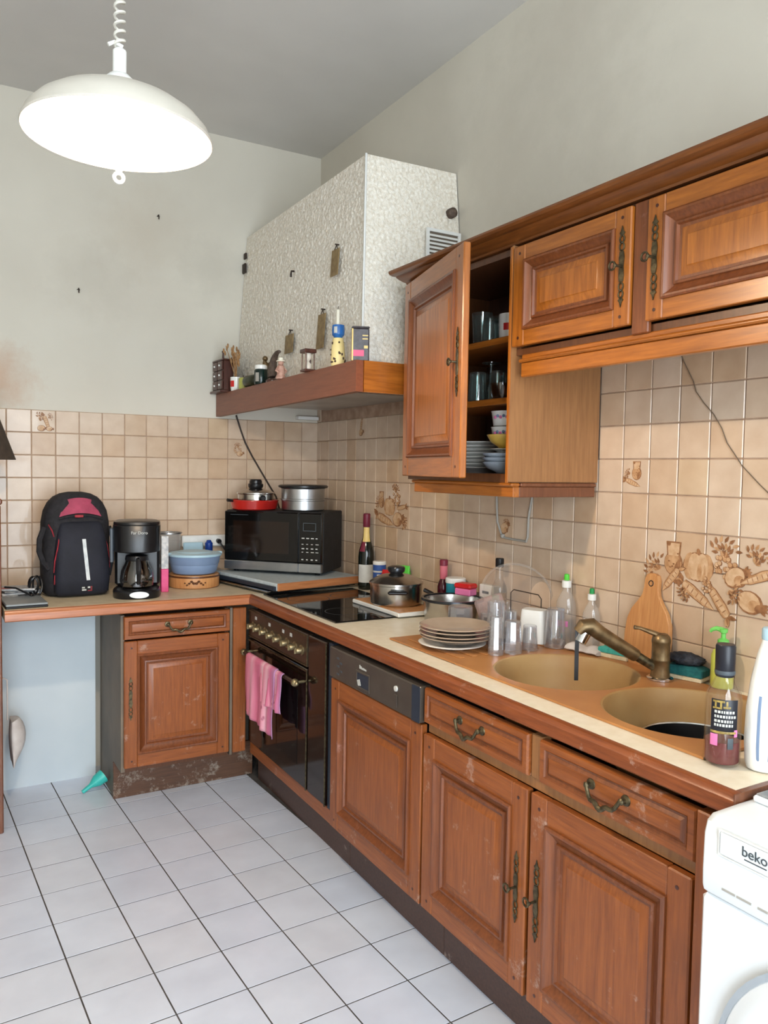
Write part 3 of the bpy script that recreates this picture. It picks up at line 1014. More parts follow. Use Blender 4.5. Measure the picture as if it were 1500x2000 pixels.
t = run('built_in_oven', 'built-in oven with a dark glass door and brass knobs under the hob', 'oven', -0.604)
MB().box(0.024, 0.836, 0.014, 0.5, 0.226, 0.836).build('oven_body', 'black_matte', t)
dr = MB().box(0.0, 0.637, -0.018, 0.012, 0.226, 0.700, 0.004).build('oven_door', 'oven_glass', t)
MB().box(0.09, 0.55, -0.0195, -0.0182, 0.30, 0.60).build('window_pane', 'black_glass', dr)
b = MB()
b.box(0.0, 0.634, -0.0215, -0.0182, 0.690, 0.697)
b.box(0.634, 0.640, -0.0215, -0.0182, 0.226, 0.697)
b.build('trim', 'old_brass', dr)
b = MB()
b.tube([(0.045, -0.058, 0.648), (0.612, -0.058, 0.648)], 0.0085, 10)
b.build('handle', 'oven_brown', dr)
for x in (0.045, 0.612):
    b = MB()
    b.tube([(x, -0.016, 0.648), (x, -0.058, 0.648)], 0.006, 8)
    b.sphere((x, -0.058, 0.648), 0.0155, 8)
    b.sphere((x + (0.018 if x > .3 else -0.018), -0.058, 0.648), 0.009, 7)
    b.build('handle_end', 'gold', dr)
cp = MB().box(0.0, 0.640, -0.018, 0.012, 0.708, 0.836, 0.004).build('control_panel', 'oven_brown', t)
b = MB()
b.box(0.0, 0.640, -0.0215, -0.0182, 0.826, 0.832)
b.box(0.0, 0.640, -0.0215, -0.0182, 0.711, 0.716)
b.box(0.634, 0.640, -0.0215, -0.0182, 0.716, 0.826)
b.build('trim', 'old_brass', cp)
kb = None
for i, x in enumerate((0.06, 0.13, 0.205, 0.285, 0.36, 0.44, 0.52, 0.585)):
    if kb is None:
        b = MB()
        b.at(Matrix.Rotation(R(90), 4, 'X'))
        b.lathe([(0.021, 0.0), (0.021, 0.003), (0.014, 0.006), (0.0125, 0.022), (0.010, 0.026), (0.0001, 0.027)], 16)
        b.at()
        b.box(-0.003, 0.003, -0.032, -0.022, -0.012, 0.012, 0.001)
        kb = b.build('knob', 'gold', cp, (x, -0.018, 0.765))
    else:
        inst(kb, cp, (x, -0.018, 0.765))
for x in (0.09, 0.25, 0.40, 0.48):
    MB().box(x - 0.01, x + 0.01, -0.0192, -0.0182, 0.798, 0.812).build('dial_mark', 'logo_pale', cp)
b = MB().box(0.648, 0.806, -0.018, 0.012, 0.226, 0.836, 0.004).build('filler_panel', 'oven_glass', t)
MB().box(0.802, 0.808, -0.022, -0.0182, 0.226, 0.836).build('trim', 'old_brass', b)
MB().box(0.812, 0.846, -0.012, 0.012, 0.222, 0.84, 0.002).build('side_strip', 'dish_blue', t)

# dishwasher
t = run('dishwasher', 'built-in dishwasher with a dark control strip over a wooden door', 'dishwasher', -1.459)
MB().box(0.012, 0.588, 0.012, 0.53, 0.17, 0.838).build('tub', 'black_matte', t)
cp = MB().box(0.0, 0.602, -0.03, 0.011, 0.728, 0.838, 0.004).build('control_panel', 'dish_plastic', t)
MB().box(0.560, 0.602, -0.0318, -0.0302, 0.729, 0.837).build('end_cap', 'dish_blue', cp)
b = MB()
b.frame([(0, -0.0305), (0.002, -0.0325), (0.006, -0.0325), (0.008, -0.0305)], 0.205, 0.300, 0.739, 0.800, fill=False)
b.build('latch_frame', 'dish_plastic', cp)
MB().box(0.213, 0.292, -0.0309, -0.0302, 0.747, 0.792).build('latch_recess', 'dish_blue', cp)
b = MB()
b.prism([(0.222, 0.748), (0.24, 0.752), (0.232, 0.772), (0.214, 0.766)], -0.0310, -0.0320, 0, 'xz')
b.build('latch_tab', 'logo_pale', cp)
b = MB()
for i, (dx, hh) in enumerate(((0, .012), (.009, .009), (.017, .006), (.025, .007), (.033, .006), (.041, .005))):
    b.box(0.228 + dx, 0.2345 + dx, -0.0312, -0.0302, 0.808, 0.808 + hh)
b.build('maker_mark', 'logo_pale', cp)
b = MB()
for k in range(5):
    b.box(0.06 + (k % 2) * .022, 0.078 + (k % 2) * .022, -0.0312, -0.0302, 0.748 + .014 * k, 0.755 + .014 * k)
b.build('programme_marks', 'logo_grey', cp)
b = MB()
b.at(Matrix.Translation((0.468, -0.03, 0.80)) @ Matrix.Rotation(R(90), 4, 'X'))
b.lathe([(0.009, 0), (0.0085, 0.005), (0.0001, 0.006)], 14)
b.at()
b.build('button', 'logo_pale', cp)
MB().box(0.460, 0.476, -0.033, -0.0302, 0.742, 0.782, 0.001).build('indicator', 'dish_plastic', cp)
panel_door(t, 0.0, 0.178, 0.602, 0.545, 0.062, 0.066, 0.052, pegs=True)
MB().box(-0.003, 0.611, 0.067, 0.085, 0, 0.164, 0.002).build('plinth', 'plinth_wood', t, label='dark plinth board')

# sink cabinet: two drawers over two doors
t = run('sink_cabinet', 'wooden double cabinet with two drawers and two doors below the sink', 'cabinet', -2.072)
carcass(t, 1.0, 0.165, 0.70, 0.55)
b = MB()
b.box(0.0, 1.0, -0.004, 0.02, 0.704, 0.733, 0.002)
b.box(0.462, 0.500, -0.010, 0.02, 0.733, 0.84, 0.002)
b.build('face_rail', 'veneer', t, label='greenish brown rail between drawers and doors')
panel_door(t, 0.0, 0.180, 0.464, 0.522, 0.058, 0.062, 0.05, lock=(0.432, 0.265, 0.18), kside=-1)
panel_door(t, 0.477, 0.180, 0.464, 0.522, 0.058, 0.062, 0.05, lock=(0.030, 0.265, 0.20), kside=-1)
drawer_front(t, 0.0, 0.735, 0.460, 0.103)
drawer_front(t, 0.503, 0.735, 0.442, 0.103)
MB().box(0.945, 1.0, -0.02, 0.011, 0.166, 0.84, 0.003).build('end_post', 'worn_z', t)
MB().box(0.0, 1.02, 0.067, 0.085, 0, 0.164, 0.002).build('plinth', 'plinth_wood', t, label='dark plinth board')

# worktop, one L-shaped run with the hole for the sink
CE = -3.098
t = thing('worktop', 'cream laminate L-shaped worktop with a worn wooden front edge', 'worktop', (0, 0, 0))
b = MB()
zt0, zt1 = 0.858, 0.90
SX0, SX1, SY0, SY1 = -0.522, -0.062, -2.955, -1.73
b.box(-0.604, -0.007, SY1, -0.604, zt0, zt1)
b.box(-0.604, SX0, SY0, SY1, zt0, zt1)
b.box(SX1, -0.007, SY0, SY1, zt0, zt1)
b.box(-0.604, -0.007, CE + 0.012, SY0, zt0, zt1)
b.build('laminate_top', 'laminate', t, ang=None)
MB().box(-1.62, -0.007, -0.604, -0.007, zt0, zt1).build('laminate_top', 'laminate_back', t, label='duller laminate of the back leg')


def edge_prof():
    return [(0.0, 0.856), (0.0, 0.8995), (-0.008, 0.8995), (-0.014, 0.897), (-0.017, 0.889), (-0.020, 0.886), (-0.022, 0.878), (-0.022, 0.860), (-0.018, 0.856)]


b = MB()
p = edge_prof()
rings = [[(-0.604 + d, y, z) for d, z in p] for y in (-0.606, CE)]
b.loft(rings)
b.build('front_edge', 'edge_y', t, ang=30)
b = MB()
rings = [[(x, -0.604 + d, z) for d, z in p] for x in (-1.62, -0.606)]
b.loft(rings)
b.build('front_edge', 'edge_x', t, ang=30)
MB().box(-0.626, -0.6, CE - 0.004, CE + 0.0, 0.857, 0.9, 0.001).build('end_strip', 'side_wood', t)
MB().box(-0.604, -0.01, CE - 0.002, CE + 0.012, 0.858, 0.8995, 0.001).build('end_strip', 'side_wood', t)

# tall cabinet at the left edge of the view
t = thing('sideboard', 'tall dark wooden cabinet at the left edge beside the worktop', 'cabinet', (-1.627, -0.03, 0))
b = MB()
b.box(-0.62, 0, -0.545, 0, 0.0, 1.31, 0.004)
b.build('body', 'side_wood', t)
MB().box(-0.64, 0.004, -0.57, 0.0, 1.312, 1.336, 0.006).build('top', 'side_wood', t)
panel_door(t, -0.60, 0.12, 0.58, 1.15, 0.06, 0.07, 0.05).location.y = -0.5455

# ------------------------------------------------------------------ wall cabinets
XW = -0.36
t = thing('wall_cabinet', 'tall wooden wall cabinet standing open, crockery on its shelves', 'cabinet', (XW, -1.535, 0), RW)
DW = 0.345
b = MB()
b.box(0, 0.02, 0.001, DW, 1.44, 2.135)
b.box(0.02, 0.587, 0.001, DW, 1.44, 1.466)
b.box(0.02, 0.587, 0.001, DW, 2.115, 2.135)
b.box(0.02, 0.587, DW - 0.008, DW, 1.466, 2.115)
b.build('carcass', 'carcass', t)
MB().box(0.588, 0.597, -0.018, DW, 1.442, 2.135, 0.001).build('side_panel', 'veneer', t, label='plain brown veneered right side')
MB().box(0.5875, 0.5975, -0.023, -0.0185, 1.44, 2.13, 0.0005).build('edge_strip', 'wood_z', t)
for z in (1.700, 1.886):
    MB().box(0.021, 0.587, 0.02, DW - 0.01, z - 0.02, z, 0.002).build('shelf', 'wood_x', t)
d = panel_door(t, 0.0, 1.452, 0.586, 0.68, 0.066, 0.066, 0.05, set_='wood', rot=R(-14.8), lock=(0.552, 0.34, 0.20), kside=-1)
# skirt with a small moulding under the cabinet
b = MB()
b.box(0.035, 0.592, 0.006, 0.03, 1.396, 1.428, 0.002)
b.box(0.030, 0.596, -0.004, 0.03, 1.428, 1.4395, 0.004)
b.box(0.035, 0.06, 0.03, DW - 0.02, 1.396, 1.4395, 0.002)
b.build('light_rail', 'wood_x', t)
b = MB()
b.box(0.570, 0.592, 0.03, DW - 0.005, 1.396, 1.428, 0.002)
b.box(0.570, 0.599, 0.03, DW - 0.005, 1.428, 1.4395, 0.003)
b.build('side_rail', 'side_wood', t)

t = thing('wall_cabinet', 'low wooden wall cabinet with two closed panel doors above the sink', 'cabinet', (XW, -2.134, 0), RW)
carcass(t, 1.05, 1.815, 2.135, DW, top=True)
MB().box(0.452, 0.505, -0.014, 0.0, 1.812, 2.13, 0.003).build('middle_post', 'mould', t)
panel_door(t, 0.002, 1.838, 0.448, 0.288, 0.052, 0.046, 0.045, set_='wood', lock=(0.422, 0.145, 0.195), kside=-1)
panel_door(t, 0.500, 1.838, 0.52, 0.288, 0.052, 0.046, 0.045, set_='wood', lock=(0.026, 0.145, 0.195), kside=-1)
b = MB()
b.box(0.035, 1.05, -0.012, 0.012, 1.748, 1.790, 0.003)
b.box(0.030, 1.05, -0.020, 0.012, 1.790, 1.800, 0.004)
b.box(0.030, 1.05, -0.006, 0.012, 1.800, 1.8145, 0.003)
b.build('light_rail', 'wood_x', t)

# cornice over both cabinets, returned to the wall at its left end
t = thing('cornice', 'dark moulded wooden cornice running over the wall cabinets', 'cornice', (0, 0, 0))
prof = [(0.0, 2.137), (-0.012, 2.137), (-0.014, 2.143), (-0.022, 2.146), (-0.034, 2.153), (-0.042, 2.160), (-0.045, 2.164), (-0.056, 2.166), (-0.064, 2.171), (-0.068, 2.178), (-0.068, 2.184), (0.0, 2.184)]
YL = -1.53
ringA = [(-0.01, YL - d * .62, z) for d, z in prof]
ringB = [(XW + d, YL - d * .62, z) for d, z in prof]
ringC = [(XW + d, -3.20, z) for d, z in prof]
b = MB()
b.loft([ringA, ringB, ringC])
b.build('moulding', 'cornice_y', t, ang=25)
MB().box(XW + 0.0, -0.01, -3.19, YL - 0.02, 2.1375, 2.16).build('top_board', 'carcass', t)

# ------------------------------------------------------------------ range hood in the corner
def zm(y):
    return 1.842 - 0.014 * y


hood = thing('range_hood', 'corner range hood: rough white plaster chimney on a brown wooden mantel', 'range hood', (0, 0, 0))
A, B_, C_ = (-0.582, -0.009), (-0.542, -1.47), (-0.009, -1.47)


def beam(bb, p, q, t, off, mi=0, up=0.0, z0=-0.112, z1=0.0):
    (x0, y0), (x1, y1) = p, q
    dx, dy = x1 - x0, y1 - y0
    L = math.hypot(dx, dy)
    nx, ny = dy / L, -dx / L
    P = []
    for (x, y) in (p, q):
        for o_ in (off, off + t):
            P.append((x + nx * o_, y + ny * o_))
    vs = []
    for (x, y) in P:
        vs += [(x, y, zm(y) + z0), (x, y, zm(y) + z1)]
    bb.add(vs, [(0, 1, 5, 4), (2, 6, 7, 3), (0, 2, 3, 1), (4, 5, 7, 6), (1, 3, 7, 5), (0, 4, 6, 2)], mi)


b = MB()
beam(b, A, (-0.5445, -1.395), -0.025, 0.0)
b.build('mantel_front', 'mantel_wood', hood)
b = MB()
beam(b, (-0.5445, -1.396), B_, -0.03, 0.003)
b.build('mantel_corner', 'mantel_wood', hood)
b = MB()
beam(b, (-0.512, -1.4715), C_, -0.025, 0.0)
b.build('mantel_side', 'wood_x', hood)
b = MB()
P = [A, (-0.53, -1.44), (-0.009, -1.44), (-0.009, -0.009)]
b.add([(x, y, zm(y) - 0.025) for x, y in P] + [(x, y, zm(y) - 0.001) for x, y in P], [(0, 1, 2, 3), (4, 5, 6, 7), (0, 1, 5, 4), (1, 2, 6, 5), (2, 3, 7, 6), (3, 0, 4, 7)])
b.build('shelf', 'mantel_wood', hood)
b = MB()
b.box(-0.40, -0.06, -1.2, -0.25, 1.775, 1.79)
b.build('filter_panel', 'alu', hood)
MB().box(-0.14, -0.02, -0.05, -0.012, 1.735, 1.752).build('batten', 'white_plastic', hood)

BL, BF, BR = Vector((-0.478, -0.004, zm(0))), Vector((-0.474, -1.385, zm(-1.385))), Vector((-0.004, -1.385, zm(-1.385)))
TL, TF_, TR = Vector((-0.420, -0.004, 2.66)), Vector((-0.424, -1.302, 2.66)), Vector((-0.004, -1.29, 2.672))


def rough_face(bb, p00, p10, p01, p11, nrm, nu, nv):
    vs, fs = [], []
    for j in range(nv + 1):
        for i in range(nu + 1):
            u, v = i / nu, j / nv
            p = (p00 * (1 - u) + p10 * u) * (1 - v) + (p01 * (1 - u) + p11 * u) * v
            e = min(1, min(u, 1 - u) * nu / 2, min(v, 1 - v) * nv / 2)
            q = Vector((p.x * 1.0, p.y * 1.0, p.z))
            n = noise.noise(q * 84) + 0.7 * noise.noise(q * 150 + Vector((7, 3, 1))) - 0.1
            n = max(-0.45, min(0.65, n * 1.3))
            vs.append(tuple(p + nrm * (0.0046 * n * e)))
    for j in range(nv):
        for i in range(nu):
            a = j * (nu + 1) + i
            fs.append((a, a + 1, a + nu + 2, a + nu + 1))
    bb.add(vs, fs)


b = MB()
rough_face(b, BL, BF, TL, TF_, Vector((-1, 0, 0.07)).normalized(), 270, 165)
rough_face(b, BF, BR, TF_, TR, Vector((0, -1, 0.1)).normalized(), 94, 165)
b.add([tuple(TL), tuple(TF_), tuple(TR), (-0.004, -0.004, 2.66)], [(0, 1, 2, 3)])
b.build('chimney', 'crepi', hood, ang=60, recalc=False)
b = MB()
dv = Vector((-0.003, -0.003, 0))
b.tube([BF + dv, TF_ + dv], 0.0045, 6)
b.build('corner_bead', 'white_plastic', hood)
b = MB()
gy = -1.346
b.box(-0.178, -0.018, gy - 0.006, gy + 0.004, 2.405, 2.417)
b.box(-0.178, -0.018, gy - 0.006, gy + 0.004, 2.20, 2.212)
b.box(-0.178, -0.166, gy - 0.006, gy + 0.004, 2.212, 2.405)
b.box(-0.030, -0.018, gy - 0.006, gy + 0.004, 2.212, 2.405)
g = b.build('vent_grille', 'white_plastic', hood, label='white louvred vent grille')
MB().box(-0.166, -0.03, gy + 0.0005, gy + 0.004, 2.212, 2.405).build('backing', 'niche_side', g)
b = MB()
for k in range(12):
    z = 2.220 + k * 0.0155
    b.add([(-0.166, gy - 0.005, z - 0.004), (-0.03, gy - 0.005, z - 0.004), (-0.03, gy, z + 0.006), (-0.166, gy, z + 0.006)], [(0, 1, 2, 3)])
b.build('slats', 'white_plastic', g, recalc=False)
b = MB()
b.at(Matrix.Translation((-0.045, -1.306, 2.5)) @ Matrix.Rotation(R(90), 4, 'X'))
b.lathe([(0.02, 0.0), (0.02, 0.03), (0.012, 0.036), (0.0001, 0.037)], 14)
b.at()
b.build('round_cap', 'grey_brown', hood)


def chx(z):
    return -0.478 + (z - 1.842) / 0.818 * 0.056


for i, (y, z0, z1, w, col, lab) in enumerate(((-1.12, 2.238, 2.342, 0.062, 'plate_tan', 'highest of the hanging plates on the plaster chimney'), (-1.035, 1.96, 2.10, 0.066, 'plate_tan', 'brass plate hanging behind the white candle on the chimney'), (-0.71, 1.98, 2.062, 0.085, 'plate_tan', 'small plate hanging on the chimney left of the hourglass'))):
    x = chx(z1) - 0.012
    xb = chx(z0) - 0.012
    t = thing('hanging_plate', lab, 'ornament', (0, 0, 0))
    b = MB()
    b.add([(xb, y - w / 2, z0), (xb, y + w / 2, z0), (x, y + w / 2, z1), (x, y - w / 2, z1), (xb - .004, y - w / 2, z0), (xb - .004, y + w / 2, z0), (x - .004, y + w / 2, z1), (x - .004, y - w / 2, z1)], [(0, 1, 2, 3), (4, 5, 6, 7), (0, 1, 5, 4), (1, 2, 6, 5), (2, 3, 7, 6), (3, 0, 4, 7)])
    b.build('plate', col, t)
    b = MB()
    b.tube([(x - .002, y - .012, z1), (x + .002, y, z1 + .02), (x - .002, y + .012, z1)], 0.002, 5)
    b.tube([(x + .012, y, z1 + .02), (x - .006, y, z1 + .02)], 0.003, 5)
    b.build('hook', 'wire_dark', t)
t = MB().tube([(chx(2.35) + .006, -.676, 2.35), (chx(2.35) - .014, -.676, 2.348), (chx(2.35) - .016, -.676, 2.335), (chx(2.35) - .016, -.676, 2.322)], 0.0045, 6).build('wall_hook', 'wire_dark')
tag(t, 'dark little hook in the middle of the plaster chimney front', 'hook')
for z, s in ((2.51, .008), (2.60, .006)):
    pass
b = MB()
b.box(chx(2.48) - 0.014, chx(2.48) - 0.003, -0.05, -0.012, 2.47, 2.52, 0.003)
b.build('wall_bracket', 'wire_dark', hood)
b = MB()
b.box(chx(2.56) - 0.012, chx(2.56) - 0.003, -0.04, -0.012, 2.545, 2.575, 0.002)
b.build('wall_bracket', 'wire_dark', hood)

# ------------------------------------------------------------------ ornaments on the mantel
MX = -0.55
t = thing('spice_rack', 'small brown wooden drawer rack at the left end of the hood mantel', 'spice rack', (-0.603, -0.012, zm(-.08)), RW)
b = MB()
b.box(-0.004, 0.160, -0.012, 0.062, 0.0, 0.011, 0.002)
b.box(0, 0.156, 0.008, 0.058, 0.011, 0.158, 0.002)
b.box(-0.002, 0.158, 0.0, 0.060, 0.158, 0.166, 0.002)
b.build('body', 'dark_wood', t)
for k in range(3):
    for q in range(2):
        d = MB().box(0.006 + q * .075, 0.074 + q * .075, 0.0, 0.0075, 0.016 + k * .048, 0.060 + k * .048, 0.002).build('drawer', 'dark_wood', t)
        MB().sphere((0.040 + q * .075, -0.003, 0.038 + k * .048), 0.005, 5).build('knob', 'ceramic', d)
b = MB()
b.tube([(0.078, 0.03, 0.166), (0.078, 0.03, 0.205)], [0.006, 0.0045], 8)
b.sphere((0.078, 0.03, 0.208), 0.007, 6)
b.build('finial', 'dark_wood', t)


def simple(name, label, cat, mat, prof, loc, n=20, group=None, sx=1, sy=1, extra=None):
    t = thing(name, label, cat, loc, 0, group)
    MB().lathe(prof, n, sx=sx, sy=sy).build('body', mat, t)
    return t


def cup_prof(r, h, t=0.003, foot=0.85):
    return [(r * foot, 0), (r * foot + .001, .003), (r, h * .35), (r, h), (r - t, h), (r - t, h * .35), (r * foot - t, t * 1.5), (0.0001, t * 1.5)]


yy = -0.222
t = thing('mug', 'white mug with a red print on the hood mantel holding dried stalks', 'mug', (MX, yy, zm(yy)))
MB().lathe(cup_prof(.029, .068)).build('body', 'ceramic', t)
b = MB()
b.at(Matrix.Rotation(R(200), 4, 'Z'))
b.lathe([(0.0294, .02), (0.0297, .025), (0.0297, .045), (0.0294, .05)], 6, a0=R(-25), a1=R(30))
b.at()
b.build('print', 'red_plastic', t, recalc=False)
b = MB()
b.tube([(0.027, 0, .055), (0.043, 0, .052), (0.046, 0, .034), (0.027, 0, .018)], 0.0035, 7)
b.build('handle', 'ceramic', t)
t = thing('dried_flowers', 'bunch of dried straw-coloured flowers standing in the white mug', 'dried flowers', (MX, yy, zm(yy) + .008))
b = MB()
rn = random.Random(5)
b2 = MB()
for k in range(9):
    a, l = rn.uniform(0, 6.28), rn.uniform(.15, .215)
    lean = rn.uniform(.1, .32)
    tip = (lean * l * math.cos(a), lean * l * math.sin(a), l)
    b.tube([(.010 * math.cos(a + 3), .010 * math.sin(a + 3), 0), (tip[0] * .35, tip[1] * .35, l * .5), tip], 0.0018, 5)
    for q in range(4):
        aa = rn.uniform(0, 6.28)
        b2.sphere((tip[0] + .010 * math.cos(aa), tip[1] + .010 * math.sin(aa), tip[2] - .012 * q), .0085, 4, s=(.6, .6, 1.4))
b.build('stalks', 'dried', t)
b2.build('flower_heads', 'dried', t)
yy = -0.32
t = thing('candle', 'short green candle in glass beside the white mug on the mantel', 'candle', (MX, yy, zm(yy)))
MB().lathe([(.020, 0), (.021, .004), (.021, .052), (.016, .056), (.0001, .057)], 18).build('body', 'candle_green', t)
MB().tube([(0, 0, .057), (.002, 0, .068)], .0018, 5).build('wick', 'wire_dark', t)
yy = -0.43
t = thing('bottle', 'squat olive green glass bottle lying between candle and dark jar', 'bottle', (MX + .01, yy, zm(yy) + .030), 0)
b = MB()
b.at(Matrix.Rotation(R(90), 4, 'X') @ Matrix.Rotation(R(8), 4, 'Y'))
b.lathe([(.0001, -.055), (.028, -.055), (.030, -.045), (.030, .02), (.022, .035), (.011, .042), (.011, .058), (.0001, .058)], 18)
b.at()
b.build('body', 'olive_glass', t)
yy = -0.555
t = thing('jar', 'bottle green jar with a white lid in the middle of the mantel', 'jar', (MX, yy, zm(yy)))
MB().lathe([(.029, 0), (.031, .004), (.031, .062), (.027, .068), (.0001, .068)], 20).build('body', 'bottle_green', t)
MB().lathe([(.028, .069), (.029, .071), (.029, .085), (.024, .089), (.0001, .089)], 20).build('lid', 'ceramic', t)
b = MB()
b.at(Matrix.Rotation(R(215), 4, 'Z'))
b.lathe([(.0312, .012), (.0316, .014), (.0316, .05), (.0312, .052)], 5, a0=R(-16), a1=R(16))
b.at()
b.build('label', 'foil_cheese', t, recalc=False)
yy = -0.50
t = thing('figurine', 'dark brass figurine of a seated shape behind the green jar', 'figurine', (MX + .045, yy, zm(yy)))
b = MB()
b.loft([[(rx * math.cos(a) + ox, rx * .8 * math.sin(a), z) for a in [2 * math.pi * i / 12 for i in range(12)]] for z, rx, ox in ((0, .022, 0), (.012, .024, 0), (.03, .014, 0), (.06, .012, .002), (.085, .018, .003), (.105, .014, -.002), (.118, .008, -.006), (.125, .004, -.008))])
b.tube([(0, 0, .095), (.02, -.004, .11), (.026, -.004, .098)], [.007, .006, .004], 7)
b.sphere((-.004, 0, .128), .013, 7)
b.build('body', 'bronze', t)
yy = -0.70
t = thing('ornament', 'curved grey brown horn shaped ornament right of the green jar', 'ornament', (MX + .02, yy, zm(yy)))
b = MB()
pts, rs = [], []
for i in range(12):
    a = R(200 - 118 * i / 11)
    pts.append((0, .045 + .072 * math.cos(a) * 1.0, .052 + .078 * math.sin(a)))
    rs.append(.024 - .0016 * i if i > 0 else .02)
pts = [(p[0], -p[1] + .03, max(p[2], .012)) for p in pts]
b.tube(pts, rs, 10)
b.build('horn', 'grey_brown', t)
MB().lathe([(.03, 0), (.03, .01), (.024, .016), (.0001, .016)], 14, c=(0, .055, 0)).build('base', 'dark_wood', t)
yy = -0.80
t = thing('figurine', 'pinkish clay figurine with a pale hat beside the curved horn', 'figurine', (MX - .005, yy, zm(yy)))
b = MB()
b.lathe([(.022, 0), (.023, .006), (.016, .02), (.018, .04), (.015, .055), (.009, .06), (.0001, .061)], 14)
b.sphere((0, 0, .068), .0125, 7)
b.tube([(-.012, .0, .05), (-.024, -.006, .034), (-.014, -.012, .026)], .005, 6)
b.tube([(.012, 0, .05), (.024, -.006, .034), (.014, -.012, .026)], .005, 6)
b.build('body', 'rose_clay', t)
MB().lathe([(.020, .074), (.020, .077), (.011, .079), (.010, .09), (.0001, .092)], 14).build('hat', 'wax', t)
yy = -1.07
t = thing('hourglass', 'little wooden hourglass with white sand on the hood mantel', 'hourglass', (MX, yy, zm(yy)))
b = MB()
b.box(-.024, .024, -.024, .024, 0, .010, .002)
b.box(-.026, .026, -.026, .026, .074, .090, .003)
for sx in (-1, 1):
    for sy in (-1, 1):
        b.tube([(sx * .018, sy * .018, .01), (sx * .018, sy * .018, .074)], .003, 6)
b.build('frame', 'dark_wood', t)
MB().lathe([(.012, .0105), (.014, .02), (.012, .032), (.003, .042), (.012, .052), (.014, .064), (.012, .0735), (.0001, .0735)], 14).build('bulb', 'sand_glass', t)
yy = -1.285
t = thing('vase', 'pale yellow vase with dark spots near the right end of the mantel', 'vase', (-.525, yy, zm(yy)))
MB().lathe([(.024, 0), (.026, .004), (.027, .03), (.025, .07), (.021, .095), (.0195, .104), (.016, .104), (.016, .02), (.0001, .02)], 20).build('body', 'vase_yellow', t)
b = MB()
rn = random.Random(9)
for k in range(26):
    a, z = rn.uniform(0, 6.28), rn.uniform(.012, .09)
    rr = .0262 if z < .07 else .0238
    if z > .07:
        rr = .0252 - (z - .07) * .16
    b.sphere((rr * math.cos(a), rr * math.sin(a), z), .0055, 4, s=(.7, .7, rn.uniform(.6, 1.2)))
b.build('spots', 'vase_spot', t)
t = thing('cup', 'small cobalt blue cup set on top of the spotted vase', 'cup', (-.525, yy, zm(yy) + .1045))
MB().lathe([(.014, 0), (.016, .003), (.0235, .012), (.0245, .03), (.023, .048), (.021, .048), (.022, .03), (.02, .012), (.0001, .008)], 20).build('body', 'cobalt', t)
b = MB()
b.at(Matrix.Rotation(R(235), 4, 'Z'))
b.lathe([(.0247, .016), (.0252, .02), (.0252, .036), (.0247, .04)], 4, a0=R(-30), a1=R(0))
b.at()
b.build('motif', 'logo_pale', t, recalc=False)
t = thing('candle', 'thin white candle burnt down, standing in the blue cup', 'candle', (-.527, yy, zm(yy) + .113))
MB().lathe([(.0068, 0), (.0068, .095), (.005, .098), (.0001, .098)], 12).build('stick', 'wax', t)
MB().tube([(0, 0, .098), (.001, 0, .106), (.003, 0, .110)], .0013, 5).build('wick', 'wire_dark', t)
yy = -1.42
t = thing('tin', 'dark square tin with a pink band at the corner of the mantel', 'tin', (-.503, yy, zm(yy)), R(-24))
MB().box(-.031, .031, -.030, .030, 0, .118, .004).build('body', 'tin_dark', t)
MB().box(-.0325, .0325, -.0315, .0315, .118, .125, .003).build('lid', 'tin_dark', t)
b = MB()
b.box(-.0318, .012, -.0312, -.030, .018, .040)
b.box(-.0322, -.031, -.030, .012, .018, .040)
b.build('band', 'hot_pink', t)
b = MB()
b.box(-.0325, -.027, -.0318, -.0302, .002, .116)
b.box(.012, .026, -.0314, -.0302, .046, .056)
b.box(.006, .026, -.0314, -.0302, .078, .082)
b.box(.006, .026, -.0314, -.0302, .090, .094)
b.build('print', 'cream_stuff', t)

# cable dangling from the hood down behind the microwave
b = MB()
pts = [(-.476, 1.742), (-.452, 1.67), (-.425, 1.60), (-.386, 1.53), (-.338, 1.454), (-.294, 1.385), (-.25, 1.318), (-.22, 1.22), (-.21, 1.08), (-.21, .97)]
b.tube([(x, -.0145, z) for x, z in pts], .0045, 7)
t = b.build('power_cable', 'wire_dark')
tag(t, 'dark power cable hanging from the hood down behind the microwave', 'cable')

# ------------------------------------------------------------------ pendant lamp
LC = Vector((-1.531, -2.30, 2.131))
lamp = thing('pendant_lamp', 'white dome pendant lamp, lit, hanging on a coiled cord', 'lamp', LC)
tilt = Matrix.Rotation(R(0.5), 4, Vector((.5, .866, 0)))
Rr = .183
out_ = [(Rr, 0), (Rr + .002, .004), (.176, .024), (.157, .045), (.129, .064), (.097, .079), (.065, .089), (.034, .095)]
inn = [(.034, .091), (.065, .085), (.097, .075), (.129, .060), (.156, .041), (.173, .021), (Rr - .003, .002)]
b = MB().at(tilt)
prof = out_ + inn + [out_[0]]
b.open_lathe(prof, 56)
b.build('shade', 'shade_white', lamp)
b = MB().at(tilt)
b.lathe([(.036, .096), (.036, .101), (.030, .113), (.020, .123), (.0135, .125), (.0135, .170), (.010, .174), (.0001, .175)], 20)
b.lathe([(.018, .094), (.018, .078), (.0001, .077)], 14)
b.build('socket', 'white_plastic', lamp)
top = tilt @ Vector((0, 0, .174))
b = MB()
pts = []
turns = 44
n = turns * 14
ztop = HC - 0.03 - LC.z
for i in range(n + 1):
    tt = i / n
    a = 2 * math.pi * turns * tt
    pts.append((top.x + .0095 * math.cos(a), top.y + .0095 * math.sin(a), top.z + (ztop - top.z) * tt))
b.tube(pts, .003, 6)
b.build('coiled_cord', 'cord_white', lamp)
b = MB()
b.tube([(top.x - .022, top.y, top.z + .004), (top.x - .01, top.y, top.z + .012), (top.x + .006, top.y, top.z + .006)], .004, 6)
